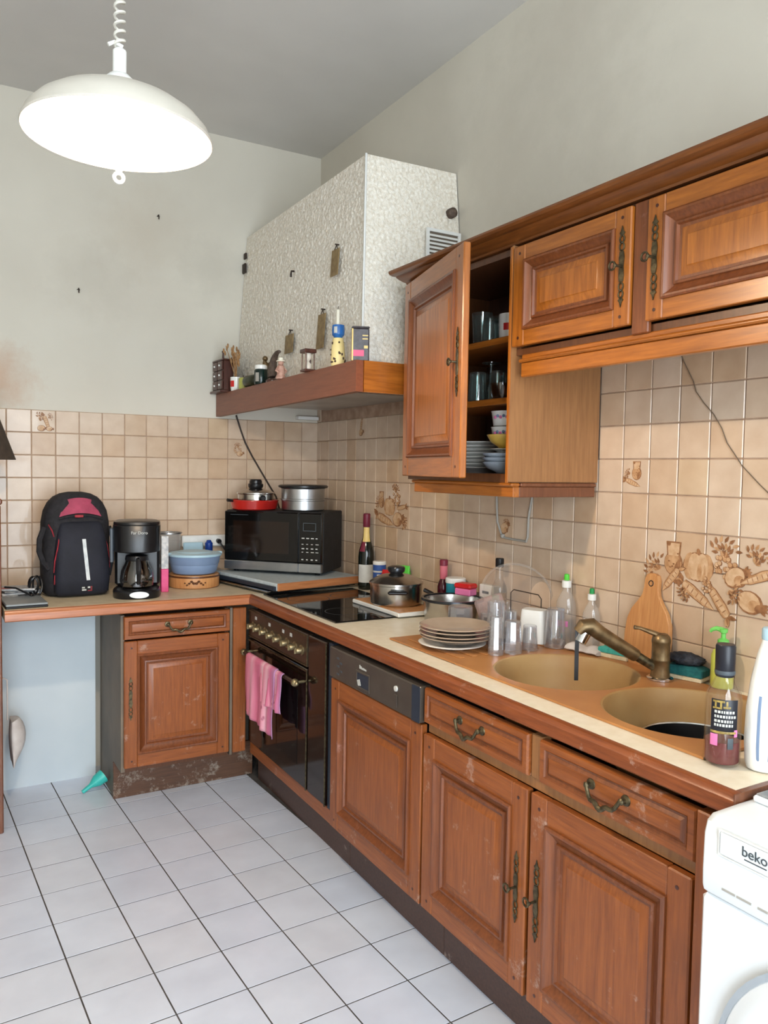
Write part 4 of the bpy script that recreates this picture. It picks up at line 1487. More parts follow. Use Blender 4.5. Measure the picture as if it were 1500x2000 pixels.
b.build('cord_clamp', 'white_plastic', lamp)
MB().lathe([(.05, ztop + .0295), (.048, ztop + .015), (.02, ztop), (.0001, ztop)], 20, c=(top.x, top.y, 0)).build('ceiling_rose', 'white_plastic', lamp)
m, nt, out = nodes('bulb_glow')
em = nt.nodes.new('ShaderNodeEmission')
em.inputs[0].default_value = (*LAMP_COLOR, 1)
em.inputs[1].default_value = LAMP_POWER / (math.pi * 4 * math.pi * .034 ** 2)
nt.links.new(em.outputs[0], out.inputs[0])
MATS['bulb_glow'] = m
b = MB().at(tilt)
b.sphere((0, 0, .040), .034, 10)
b.build('bulb', 'bulb_glow', lamp)
b = MB().at(tilt)
b.tube([(.05, 0, .086), (.042, 0, .03), (.012, 0, -.03), (.003, 0, -.068)], .003, 6)
b.tube([(-.05, 0, .086), (-.042, 0, .03), (-.012, 0, -.03), (-.003, 0, -.068)], .003, 6)
b.tube([(.009 * math.cos(a), 0, -.078 + .009 * math.sin(a)) for a in [2 * math.pi * i / 16 for i in range(16)]], .004, 6, closed=True)
b.build('pull_handle', 'white_plastic', lamp)

# lamp with a dark shade on the sideboard
t = thing('table_lamp', 'lamp with a dark cone shade on the tall cabinet at the left edge', 'lamp', (-1.735, -.33, 1.3365))
MB().lathe([(.06, 0), (.06, .012), (.02, .022), (.014, .05), (.022, .09), (.012, .15), (.010, .30), (.0001, .301)], 18).build('base', 'bronze', t)
b = MB()
b.open_lathe([(.186, .152), (.062, .50), (.059, .50), (.183, .152), (.186, .152)], 36)
b.build('shade', 'shade_brown', t)
b = MB()
for a in (0, 2.1, 4.2):
    b.tube([(.010 * math.cos(a), .010 * math.sin(a), .29), (.135 * math.cos(a), .135 * math.sin(a), .288)], .002, 5)
b.build('shade_holder', 'old_brass', t)

# ------------------------------------------------------------------ sink and tap
sink = thing('sink', 'brown composite double round-bowl sink with a drainer at its far end', 'sink', (0, 0, 0))
X0, X1 = -0.530, -0.055
ZS = 0.907
BW = [(-0.298, -2.312, 0.198), (-0.298, -2.737, 0.198)]
cells = [(-2.095, -2.524), (-2.524, -2.962)]
b = MB()
for (cx, cy, r_), (ya, yb) in zip(BW, cells):
    angs = sorted(set([2 * math.pi * i / 48 for i in range(48)] + [math.atan2(y - cy, x - cx) % (2 * math.pi) for x in (X0, X1) for y in (ya, yb)]))
    vs, fs = [], []
    n = len(angs)
    for a in angs:
        dx, dy = math.cos(a), math.sin(a)
        tt = min((((X1 if dx > 0 else X0) - cx) / dx) if abs(dx) > 1e-6 else 9, (((ya if dy > 0 else yb) - cy) / dy) if abs(dy) > 1e-6 else 9)
        vs.append((cx + dx * tt, cy + dy * tt, ZS))
        vs.append((cx + dx * (r_ + .008), cy + dy * (r_ + .008), ZS))
    for i in range(n):
        j = (i + 1) % n
        fs.append((2 * i, 2 * j, 2 * j + 1, 2 * i + 1))
    b.add(vs, fs)
    prof = [(r_ + .008, ZS), (r_ + .003, ZS - .002), (r_, ZS - .008), (r_ - .006, ZS - .05), (r_ - .014, ZS - .12), (r_ - .03, ZS - .145), (r_ - .06, ZS - .158), (.03, ZS - .166), (.0001, ZS - .166)]
    MB().open_lathe(prof, 48, (cx, cy, 0)).build('bowl', 'sink_bowl', sink, ang=40, recalc=False)
# drainer field and the rim down to the worktop
b.box(X0, X1, -2.095, -1.712, ZS - .005, ZS)
for x0_, x1_, y0_, y1_ in ((X0, X0 + .003, -2.962, -2.095), (X1 - .003, X1, -2.962, -2.095), (X0, X1, -2.962, -2.959)):
    b.box(x0_, x1_, y0_, y1_, .9008, ZS - .0002)
b.build('basin', 'sink_clay', sink, ang=40, recalc=False)
b = MB()
for k in range(9):
    x = -.49 + k * .049
    b.box(x, x + .02, -2.06, -1.76, ZS, ZS + .003, .0014)
b.build('drainer_ribs', 'sink_clay', sink)
for i, (cx, cy, r_) in enumerate(BW):
    MB().lathe([(.036, ZS - .1658), (.036, ZS - .163), (.028, ZS - .162), (.012, ZS - .164), (.0001, ZS - .164)], 20, (cx, cy, 0)).build('drain', 'steel', sink)

t = thing('kitchen_tap', 'bronze single-lever tap with a pull-out spout between the sink bowls', 'tap', (-.128, -2.503, ZS))
b = MB()
b.lathe([(.031, 0), (.031, .006), (.026, .010), (.0245, .03), (.0245, .052), (.0255, .054), (.0255, .058), (.0245, .06), (.0245, .10), (.026, .104), (.026, .110), (.023, .120), (.016, .127), (.0001, .129)], 24)
b.build('body', 'bronze', t)
MB().lathe([(.034, 0.0), (.036, .001), (.036, .006), (.0315, .009)], 24).build('base_ring', 'chrome', t)
hd = Vector((-.172, .095, .142))
st = Vector((-.014, .008, .034))
b = MB()
d = hd - st
b.tube([st, st + d * .28], [.0125, .0135], 12)
b.build('spout_neck', 'old_brass', t)
b = MB()
b.tube([st + d * .28, st + d * .31, st + d * .62, st + d * .86, hd + Vector((0, 0, .004)), hd + Vector((-.018, .010, .002)), hd + Vector((-.030, .017, -.014))], [.0165, .0185, .0195, .021, .0235, .022, .016], 14)
b.build('spray_head', 'bronze', t)
b = MB()
p = hd + Vector((-.014, .008, -.014))
b.tube([p, p + Vector((-.012, .004, -.026))], [.019, .0165], 14)
b.build('nozzle', 'chrome', t)
b = MB()
lv = [Vector((0, 0, .118)), Vector((-.018, .010, .128)), Vector((-.052, .03, .142)), Vector((-.066, .038, .144))]
b.tube(lv, [.010, .0075, .005, .006], 9)
b.build('lever', 'bronze', t)
b = MB()
sp = Vector((-.128, -2.503, ZS)) + hd + Vector((-.032, .018, .0))
rings = []
for z, y in ((.006, 0), (-.02, -.001), (-.06, .001), (-.10, 0), (-.147, -.002)):
    rings.append([(-.0055, y - .0015, z), (.0055, y - .0015, z), (.0055, y + .0015, z), (-.0055, y + .0015, z)])
b.loft(rings)
b.tube([(0, 0, .006), (.012, -.006, .014), (.026, -.014, .010)], .004, 6)
t = b.build('strap', 'black_plastic', None, sp, (0, 0, R(-32)))
tag(t, 'black strap hanging from the head of the bronze tap', 'strap')

t = thing('pan', 'dark round pan standing in the nearer sink bowl', 'pan', (BW[1][0] + .0, BW[1][1] - .03, ZS - .1655))
MB().open_lathe([(.0001, .004), (.109, .004), (.120, .012), (.134, .100), (.137, .101), (.138, .098), (.123, .006), (.110, .0), (.0001, 0)], 40).build('body', 'dark_pan', t)
MB().open_lathe([(.134, .1005), (.1355, .1035), (.1385, .1035), (.1395, .099)], 40).build('rim', 'steel', t)

# ------------------------------------------------------------------ hob and what stands on it
t = thing('hob', 'black glass hob set into the worktop above the oven', 'hob', (0, 0, .9003))
MB().box(-.572, -.118, -1.385, -.66, 0, .0055, .002).build('glass_plate', 'black_glass', t)
for cx, cy, r_ in ((-.44, -.86, .09), (-.25, -.86, .075), (-.44, -1.2, .075), (-.25, -1.2, .105)):
    b = MB()
    b.open_lathe([(r_, .0057), (r_ + .003, .0057)], 40, (cx, cy, 0))
    b.build('zone_ring', 'logo_grey', t, recalc=False)

t = thing('cutting_board', 'wooden board with a white rim under the large steel pot', 'board', (-.20, -1.222, .9062))
MB().box(-.115, .085, -.19, .19, 0, .016, .003).build('board', 'white_plastic', t)
MB().box(-.108, .078, -.183, .183, .0161, .0185, .001).build('top', 'pale_wood', t)

POT = (-.213, -1.222, .925)
t = thing('cooking_pot', 'large lidded stainless steel pot with black handles on the hob', 'pot', POT)
MB().open_lathe([(.0001, 0), (.098, 0), (.105, .006), (.107, .014), (.107, .080), (.110, .082), (.110, .085), (.103, .085), (.103, .012), (.0001, .008)], 48).build('body', 'steel', t)
MB().open_lathe([(.111, .0855), (.111, .091), (.104, .096), (.085, .108), (.06, .118), (.035, .123), (.0001, .124), (.0001, .120), (.035, .119), (.06, .114), (.104, .0875)], 48).build('lid', 'steel', t)
b = MB()
b.lathe([(.026, .1235), (.028, .128), (.034, .132), (.036, .146), (.033, .152), (.020, .156), (.0001, .156)], 28)
b.build('lid_knob', 'dark_pan', t)
for a in (-118, 62):
    b = MB()
    b.at(Matrix.Rotation(R(a), 4, 'Z'))
    b.box(.105, .121, -.016, -.008, .058, .066)
    b.box(.105, .121, .008, .016, .058, .066)
    b.box(.118, .134, -.040, .040, .054, .070, .006)
    b.at()
    b.build('handle', 'black_plastic', t)

# sauce pan behind the drinking glasses
t = thing('saucepan', 'shallow stainless pan with a dark rim behind the drinking glasses', 'pan', (-.165, -1.555, .9005))
MB().open_lathe([(.0001, 0), (.095, 0), (.104, .008), (.110, .075), (.112, .090), (.109, .090), (.100, .012), (.0001, .006)], 44).build('body', 'steel', t)
MB().open_lathe([(.1085, .0905), (.1085, .096), (.117, .096), (.119, .088), (.1135, .085)], 44).build('rim', 'dark_pan', t)
b = MB()
b.tube([(.0, .112, .082), (.0, .14, .09), (.0, .19, .096)], [.006, .008, .009], 8)
b.at()
b.build('handle', 'black_plastic', t)

# corner boards and microwave
rzB = R(11)
t = thing('oven_tray', 'dark oven tray with a steel rim under the corner board', 'tray', (-.345, -.375, .9065), rzB)
MB().box(-.262, .235, -.262, .262, 0, .011, .003).build('pan', 'dark_pan', t)
b = MB()
b.tube([(-.264, -.264, .0095), (.237, -.264, .0095), (.237, .264, .0095), (-.264, .264, .0095)], .0045, 6, closed=True)
b.build('rim', 'steel', t)
t = thing('worktop_offcut', 'wood-edged offcut board with pale blue top carrying the microwave', 'board', (-.335, -.375, .9212), rzB)
MB().box(-.25, .235, -.29, .27, 0, .034, .002).build('core', 'grey_laminate', t)
MB().box(-.25, .235, -.30, -.2905, 0, .0345, .002).build('wood_edge', 'board_edge', t)
MB().box(-.262, -.2505, -.285, .27, 0, .020, .002).build('dark_edge', 'dish_blue', t)

MWZ = .9560
fl_, fr_ = Vector((-.60, -.205)), Vector((-.243, -.578))
u = (fr_ - fl_).normalized()
ang = math.atan2(u.y, u.x)
mw = thing('microwave', 'black microwave oven set diagonally in the corner', 'microwave', (fl_.x, fl_.y, MWZ), ang)
wM, hM, dM = (fr_ - fl_).length, .305, .285
MB().box(0, wM, .018, dM, .012, hM, .005).build('housing', 'black_matte', mw)
b = MB()
for x in (.04, wM - .04):
    for y in (.05, dM - .05):
        b.lathe([(.012, 0), (.014, .0115)], 10, (x, y, 0))
b.build('feet', 'black_plastic', mw)
wd = wM * .765
dr = MB().box(0.002, wd, -.004, .0175, .060, hM - .004, .004).build('door', 'black_glass', mw)
MB().box(.05, wd - .05, -.0048, -.0042, .10, hM - .05).build('window', 'oven_glass', dr)
MB().box(.035, .13, -.0048, -.0042, hM - .022, hM - .020).build('line_mark', 'logo_grey', dr)
cp = MB().box(wd + .002, wM - .002, -.004, .0175, .060, hM - .004, .004).build('control_panel', 'black_glass', mw)
b = MB()
rn = random.Random(4)
for row, z in enumerate((.075, .112, .128, .150, .178)):
    for k in range(4):
        x = wd + .018 + k * .024
        b.box(x, x + rn.uniform(.008, .016), -.0048, -.0042, z, z + (.003 if row % 2 else .005))
b.build('button_marks', 'logo_pale', cp)
b = MB()
b.frame([(0, -.0042), (0, -.0055), (.003, -.0055), (.003, -.0042)], wd + .025, wM - .03, .215, .255, fill=False)
b.build('display_frame', 'logo_grey', cp)
b = MB()
b.box(0.002, wd, -.006, .0175, .014, .058, .003)
b.box(wd + .002, wM - .002, -.006, .0175, .014, .058, .003)
b.build('steel_trim', 'alu', mw)

MT = MWZ + hM + .0005
t = thing('frying_pan', 'red enamel pan on the left of the microwave', 'pan', (-.452, -.222, MT))
MB().open_lathe([(.0001, 0), (.103, 0), (.112, .006), (.122, .046), (.124, .046), (.123, .05), (.119, .05), (.107, .01), (.0001, .005)], 44).build('body', 'red_enamel', t)
b = MB()
b.tube([(-.118, -.02, .046), (-.150, -.03, .05)], [.007, .008], 8)
b.build('handle', 'black_plastic', t)
t = thing('saucepan', 'small steel pan with a black-knobbed lid stacked in the red pan', 'pan', (-.447, -.228, MT + .0055))
MB().open_lathe([(.0001, 0), (.082, 0), (.088, .006), (.089, .072), (.092, .075), (.086, .075), (.084, .01), (.0001, .006)], 40).build('body', 'steel', t)
MB().open_lathe([(.095, .0755), (.095, .080), (.070, .092), (.035, .100), (.0001, .101), (.0001, .098), (.070, .089)], 40).build('lid', 'steel', t)
MB().lathe([(.030, .1005), (.034, .104), (.038, .112), (.038, .122), (.032, .126), (.031, .140), (.026, .146), (.0001, .147)], 24).build('knob', 'black_plastic', t)
b = MB()
b.at(Matrix.Rotation(R(-92), 4, 'Z') @ Matrix.Translation((.088, 0, .055)) @ Matrix.Rotation(R(90), 4, 'Y'))
b.lathe([(.012, 0), (.016, .004), (.016, .02), (.010, .026), (.0001, .026)], 12)
b.at()
b.build('handle_stub', 'black_plastic', t)
t = thing('casserole', 'wide aluminium pot with a black lid on the right of the microwave', 'pot', (-.243, -.352, MT))
MB().open_lathe([(.0001, 0), (.098, 0), (.106, .006), (.108, .108), (.111, .112), (.105, .112), (.103, .01), (.0001, .006)], 48).build('body', 'alu', t)
b = MB()
b.open_lathe([(.1085, .050), (.1105, .052), (.1105, .058), (.1085, .060)], 48)
b.build('band', 'alu', t)
MB().open_lathe([(.0001, .1135), (.118, .1135), (.124, .117), (.124, .124), (.115, .128), (.06, .130), (.0001, .130)], 48).build('lid', 'black_plastic', t)

# ------------------------------------------------------------------ bottles and packets along the right wall
t = thing('champagne_bottle', 'dark sparkling wine bottle with a burgundy capsule beside the microwave', 'bottle', (-.060, -.685, .9005))
MB().lathe([(.034, 0), (.037, .004), (.038, .02), (.038, .155), (.035, .185), (.026, .215), (.018, .245), (.0155, .27), (.0150, .352), (.0001, .353)], 28).build('glass_body', 'wine_glass_dark', t)
b = MB()
b.at(Matrix.Rotation(R(238), 4, 'Z'))
b.lathe([(.0383, .035), (.0384, .04), (.0384, .115), (.0383, .12)], 14, a0=R(-62), a1=R(62))
b.at()
b.build('label', 'label_paper', t, recalc=False)
b = MB()
b.lathe([(.0165, .298), (.0175, .30), (.0172, .358), (.014, .362), (.0001, .362)], 20)
b.build('capsule', 'foil_burgundy', t)
b = MB()
b.at(Matrix.Rotation(R(238), 4, 'Z'))
b.lathe([(.0232, .228), (.0195, .245), (.0170, .27), (.0166, .297)], 10, a0=R(-50), a1=R(55))
b.at()
b.build('neck_label', 'cream_stuff', t, recalc=False)
b = MB()
b.at(Matrix.Rotation(R(205), 4, 'Z'))
b.lathe([(.0363, .182), (.031, .200), (.027, .214), (.0235, .228)], 6, a0=R(-25), a1=R(25))
b.at()
b.build('neck_seal', 'foil_burgundy', t, recalc=False)

t = thing('tin', 'blue and white cylindrical tin right of the sparkling wine bottle', 'tin', (-.085, -.858, .9062))
MB().lathe([(.029, 0), (.030, .003), (.030, .132), (.0001, .1325)], 24).build('body', 'tin_blue', t)
MB().lathe([(.0308, .1328), (.0312, .135), (.0312, .146), (.028, .149), (.0001, .149)], 24).build('lid', 'ceramic', t)
b = MB()
for z0_, z1_, a0, a1 in ((.02, .028, -70, 70), (.098, .106, -70, 70), (.06, .09, -20, 34), (.036, .05, -40, 20)):
    b.at(Matrix.Rotation(R(238), 4, 'Z'))
    b.lathe([(.0302, z0_), (.0304, z0_ + .001), (.0304, z1_ - .001), (.0302, z1_)], 10, a0=R(a0), a1=R(a1))
b.at()
b.build('print', 'label_paper', t, recalc=False)
b = MB()
b.at(Matrix.Rotation(R(238), 4, 'Z'))
b.lathe([(.0305, .075), (.0307, .076), (.0307, .092), (.0305, .093)], 6, a0=R(15), a1=R(50))
b.at()
b.build('print', 'pink_plastic', t, recalc=False)


def packet(name, label, cat, mat, loc, w, d, h, rz, mat2=None):
    t = thing(name, label, cat, loc, rz)
    b = MB()
    rings = []
    n = 20
    for z, s, q in ((0, .96, 1), (.15, 1.02, 1), (.5, 1.0, 1.0), (.8, .94, .7), (.94, .9, .25), (1.0, .92, .06)):
        ring = []
        for i in range(n):
            a = 2 * math.pi * i / n
            cx, sy = math.cos(a), math.sin(a)
            ring.append((w / 2 * s * math.copysign(abs(cx) ** .5, cx), d / 2 * q * math.copysign(abs(sy) ** .5, sy), h * z))
        rings.append(ring)
    b.loft(rings)
    b.build('pouch', mat, t, ang=50)
    if mat2:
        b = MB()
        b.box(-w * .3, w * .22, -d * .52 - .0012, -d * .5 + .002, h * .25, h * .6, .001)
        b.build('label', mat2, t)
    return t


packet('packet', 'small red packet just right of the blue tin', 'packet', 'red_plastic', (-.088, -.945, .9062), .07, .03, .118, R(-60), 'label_pink')
packet('packet', 'small bright green packet behind the steel pot lid', 'packet', 'green_plastic', (-.045, -1.0, .9005), .075, .03, .148, R(-60), 'label_gold')

t = thing('vinegar_bottle', 'slim dark red vinegar bottle with pink neck behind the steel pot', 'bottle', (-.055, -1.333, .9005))
MB().lathe([(.0225, 0), (.0245, .004), (.0245, .10), (.020, .118), (.0155, .128), (.0145, .132)], 22).build('glass_body', 'vinegar_red', t)
MB().lathe([(.0145, .1322), (.0155, .136), (.0165, .186), (.0001, .187)], 20).build('neck', 'vinegar_pink', t)
MB().lathe([(.0170, .1872), (.0172, .19), (.0172, .208), (.015, .211), (.0001, .211)], 20).build('cap', 'foil_burgundy', t)
t = thing('tub', 'teal tub with a white lid right of the red vinegar bottle', 'tub', (-.062, -1.428, .9005))
MB().lathe([(.034, 0), (.036, .004), (.038, .128), (.0001, .1285)], 28).build('body', 'teal', t)
MB().lathe([(.0395, .1288), (.0405, .131), (.0405, .146), (.037, .149), (.0001, .149)], 28).build('lid', 'white_plastic', t)
t = thing('box', 'low box with a red lid in front of the teal tub', 'box', (-.088, -1.532, .9967), R(-72))
MB().box(-.036, .036, -.024, .024, 0, .026, .004).build('body', 'label_pink', t)
MB().box(-.039, .039, -.027, .027, .0262, .046, .006).build('lid', 'red_plastic', t)
t = thing('box', 'plain white cardboard box behind the shallow steel pan', 'box', (-.030, -1.602, .9005), R(-85))
MB().box(-.040, .040, -.014, .016, 0, .142, .003).build('body', 'ceramic', t)
MB().box(-.022, .014, -.0146, -.0141, .108, .118).build('print', 'logo_grey', t)
t = thing('oil_bottle', 'clear oil bottle with a black cap near the wall', 'bottle', (-.055, -1.695, .9005))
MB().open_lathe([(.0001, .002), (.028, .002), (.030, .006), (.030, .13), (.026, .155), (.015, .178), (.0135, .222), (.0120, .222), (.0135, .178), (.0245, .154), (.0285, .128), (.0285, .008), (.0001, .006)], 24).build('glass_body', 'bottle_clear', t)
MB().lathe([(.0150, .2222), (.0155, .224), (.0155, .252), (.013, .255), (.0001, .255)], 18).build('cap', 'black_plastic', t)
b = MB()
b.at(Matrix.Rotation(R(235), 4, 'Z'))
b.lathe([(.0303, .09), (.0306, .092), (.0306, .128), (.0303, .13)], 8, a0=R(0), a1=R(60))
b.at()
b.build('label', 'cork', t, recalc=False)
b = MB()
b.at(Matrix.Rotation(R(235), 4, 'Z'))
b.lathe([(.0303, .09), (.0306, .092), (.0306, .12), (.0303, .122)], 8, a0=R(-60), a1=R(-2))
b.at()
b.build('label', 'green_dark', t, recalc=False)


def soap(label, loc, h, r_, capmat, lab1, lab2, rz):
    t = thing('soap_bottle', label, 'bottle', loc, rz)
    k = h / .23
    b = MB()
    b.open_lathe([(.0001, .002), (r_ * .9, .002), (r_, .008), (r_, .11 * k), (r_ * .9, .14 * k), (r_ * .6, .162 * k), (r_ * .36, .176 * k), (r_ * .34, .186 * k)], 24, sy=.72)
    b.build('bottle', 'clear_plastic', t)
    MB().lathe([(r_ * .44, .186 * k), (r_ * .46, .19 * k), (r_ * .46, .207 * k), (r_ * .2, .209 * k), (.0001, .209 * k)], 18).build('collar', 'white_plastic', t)
    MB().lathe([(r_ * .26, .2095 * k), (r_ * .27, .212 * k), (r_ * .24, .228 * k), (.0001, .23 * k)], 16).build('cap', capmat, t)
    b = MB()
    b.at(Matrix.Scale(.72, 4, (0, 1, 0)) @ Matrix.Rotation(R(262), 4, 'Z'))
    b.lathe([(r_ + .0006, .085 * k), (r_ + .001, .09 * k), (r_ * .97 + .001, .12 * k)], 8, a0=R(-40), a1=R(5))
    b.build('label', lab1, t, recalc=False)
    b = MB()
    b.at(Matrix.Scale(.72, 4, (0, 1, 0)) @ Matrix.Rotation(R(262), 4, 'Z'))
    b.lathe([(r_ + .0006, .062 * k), (r_ + .001, .064 * k), (r_ + .001, .078 * k), (r_ + .0006, .08 * k)], 8, a0=R(-50), a1=R(25))
    b.build('label', lab2, t, recalc=False)
    return t


soap('taller clear washing-up bottle with a light green nozzle and white collar', (-.040, -2.032, .9005), .238, .034, 'green_plastic', 'stripe_blue', 'label_pink', R(-50))
soap('smaller clear washing-up bottle with a dark green nozzle left of the wooden board', (-.034, -2.142, .9005), .205, .029, 'green_dark', 'label_paper', 'label_pink', R(-50))

# wooden board leaning on the tiles
t = thing('cutting_board', 'bottle-shaped wooden cutting board leaning on the tiles behind the tap', 'board', (-.042, -2.372, .9008), 0)
t.rotation_euler = (0, R(5.5), 0)
half_ = [(.076, 0), (.082, .02), (.084, .09), (.080, .135), (.066, .168), (.044, .195), (.030, .215), (.026, .235), (.025, .26), (.020, .274), (.008, .280)]
poly = [(y, z) for y, z in half_] + [(-y, z) for y, z in reversed(half_)]
b = MB()
n = len(poly)
inset = [(y * .96, max(.003, min(.277, z))) for y, z in poly]
rings = [[(x, y, z) for y, z in pp] for x, pp in ((-.008, inset), (-.006, poly), (.006, poly), (.008, inset))]
b.loft(rings)
b.build('board', 'pale_wood', t, ang=30)
b = MB()
b.tube([(-.0085, .008 * math.cos(a), .25 + .008 * math.sin(a)) for a in [2 * math.pi * i / 14 for i in range(14)]], .0016, 5, closed=True)
b.build('hanging_hole', 'wire_dark', t)


def sponge(name, label, loc, rz, layers, w, d):
    t = thing(name, label, 'sponge', loc, rz)
    z = 0
    for nm, mt, h, jit in layers:
        b = MB()
        rn = random.Random(hash(nm) % 97)
        nx, ny = 10, 7
        vs, fs = [], []
        for top_ in (0, 1):
            for j in range(ny + 1):
                for i in range(nx + 1):
                    u_, v_ = i / nx - .5, j / ny - .5
                    q = noise.noise(Vector((u_ * 4, v_ * 4, z * 40 + top_)))
                    e = max(abs(u_), abs(v_)) * 2
                    rr = 1 - .06 * (e ** 4)
                    vs.append((u_ * w * rr, v_ * d * rr, z + (h * (1 - .25 * e ** 6) + jit * q if top_ else 0)))
        k = (nx + 1) * (ny + 1)
        for j in range(ny):
            for i in range(nx):
                a = j * (nx + 1) + i
                fs.append((a, a + 1, a + nx + 2, a + nx + 1))
                fs.append((k + a, k + a + 1, k + a + nx + 2, k + a + nx + 1))
        edge = [i for i in range(nx + 1)] + [j * (nx + 1) + nx for j in range(1, ny + 1)] + [ny * (nx + 1) + i for i in range(nx - 1, -1, -1)] + [j * (nx + 1) for j in range(ny - 1, 0, -1)]
        for a, c in zip(edge, edge[1:] + edge[:1]):
            fs.append((a, c, k + c, k + a))
        b.add(vs, fs)
        b.build(nm, mt, t, ang=50)
        z += h * .98
    return t


sponge('sponge', 'teal and cream sponge behind the sink left of the wooden board', (-.040, -2.262, .908), R(-78), (('foam', 'sponge_cream', .014, .002), ('scrub_pad', 'sponge_teal', .018, .003)), .105, .062)
t = thing('cloth', 'pale folded dish cloth lying behind the far sink bowl', 'cloth', (-.082, -2.170, .908), R(-80))
b = MB()
rings = []
for i in range(13):
    x = -.06 + .12 * i / 12
    ring = []
    for k in range(12):
        a = 2 * math.pi * k / 12
        ring.append((x, .030 * math.cos(a) * (1 + .1 * math.sin(i * 1.7)), .0075 + .0072 * math.sin(a) + max(0, math.sin(a)) * .012 * (1 + math.sin(i * .9)) * .5))
    rings.append(ring)
b.loft(rings)
b.build('cloth', 'bag_white', t, ang=60)
sponge('sponge', 'deep green sponge on a cream pad right of the tap', (-.048, -2.528, .908), R(-75), (('foam', 'sponge_cream', .012, .003), ('scrub_pad', 'sponge_deep', .024, .004)), .11, .065)
t = thing('scourer', 'dark grey knitted scourer lying on the deep green sponge', 'scourer', (-.046, -2.520, .942), R(-75))
b = MB()
vs, fs = [], []
nU, nV = 28, 16
for j in range(nV + 1):
    ph = math.pi * j / nV
    for i in range(nU):
        th = 2 * math.pi * i / nU
        p = Vector((math.sin(ph) * math.cos(th), math.sin(ph) * math.sin(th), math.cos(ph)))
        k = 1 + .22 * noise.noise(p * 5)
        vs.append((p.x * .052 * k, p.y * .032 * k, .0175 + p.z * .0172 * k))
for j in range(nV):
    for i in range(nU):
        fs.append((j * nU + i, j * nU + (i + 1) % nU, (j + 1) * nU + (i + 1) % nU, (j + 1) * nU + i))
b.add(vs, fs)
b.build('ball', 'scourer', t, ang=70)

t = thing('pump_bottle', 'hand soap bottle with a bright green pump head by the tiles', 'bottle', (-.050, -2.640, .9085), R(-62))
MB().lathe([(.026, 0), (.029, .004), (.029, .085), (.024, .100), (.014, .106), (.0001, .1065)], 22, sy=.75).build('bottle', 'soap_lime', t)
b = MB()
b.lathe([(.013, .1068), (.0145, .109), (.0145, .128), (.010, .131), (.006, .133), (.006, .146), (.010, .148), (.011, .158), (.0001, .160)], 18)
b.tube([(0, 0, .154), (-.018, 0, .157), (-.030, 0, .152), (-.033, 0, .146)], [.007, .0065, .005, .004], 9)
b.build('pump', 'pump_green', t)

# bottle with dark label at the near end of the worktop
t = thing('syrup_bottle', 'half-empty clear bottle with a black neck and dark label at the worktop end', 'bottle', (-.513, -2.988, .9005), R(-28))
rb = .0345
MB().open_lathe([(.0001, .003), (rb - .004, .002), (rb, .008), (rb, .128), (rb - .003, .145), (.022, .163), (.0155, .176), (.0150, .188), (.0135, .188), (.014, .176), (.020, .162), (rb - .005, .143), (rb - .002, .127), (rb - .002, .010), (.0001, .007)], 32).build('glass_body', 'bottle_clear', t)
MB().lathe([(rb - .004, .0075), (rb - .0025, .011), (rb - .0025, .050), (.0001, .0505)], 30).build('syrup', 'syrup', t)
MB().lathe([(.0165, .176), (.0185, .179), (.0190, .236), (.0170, .240), (.0001, .240)], 24).build('neck_sleeve', 'label_black', t)
MB().open_lathe([(.0188, .181), (.0193, .183), (.0193, .187), (.0189, .189)], 24).build('neck_ring', 'logo_grey', t)
fA = R(258)


def wrap(bb, r_, z0_, z1_, a0, a1, n=10, mi=0):
    bb.at(Matrix.Rotation(fA, 4, 'Z'))
    bb.lathe([(r_, z0_), (r_ + .0002, z0_ + .0005), (r_ + .0002, z1_ - .0005), (r_, z1_)], n, a0=R(a0), a1=R(a1), mi=mi)
    bb.at()


b = MB()
wrap(b, rb + .0005, .075, .137, -52, 32)
b.build('label', 'label_black', t, recalc=False)
b = MB()
wrap(b, rb + .0009, .070, .0745, -52, 28)
wrap(b, rb + .0011, .118, .1215, -46, -20)
wrap(b, rb + .0011, .118, .135, -40, -34)
wrap(b, rb + .0011, .118, .135, -24, -18)
wrap(b, rb + .0011, .131, .135, -46, -10)
wrap(b, rb + .0011, .120, .124, -14, 8)
wrap(b, rb + .0011, .124, .134, -6, 0)
b.build('label_emblem', 'label_gold', t, recalc=False)
b = MB()
rn = random.Random(2)
for row, z in enumerate((.110, .101, .092, .084)):
    a = -40
    while a < 18:
        s = rn.uniform(4, 8)
        wrap(b, rb + .0011, z, z + .0052, a, a + s, 2)
        a += s + 2.5
b.build('label_print', 'logo_pale', t, recalc=False)
b = MB()
wrap(b, rb + .0007, .045, .068, -52, -28)
b.build('label_pink', 'label_pink', t, recalc=False)
b = MB()
wrap(b, rb + .0007, .064, .078, 22, 34)
b.build('label_pink', 'label_pink', t, recalc=False)
b = MB()
wrap(b, rb + .0008, .040, .062, 2, 20)
b.build('label_code', 'logo_grey', t, recalc=False)

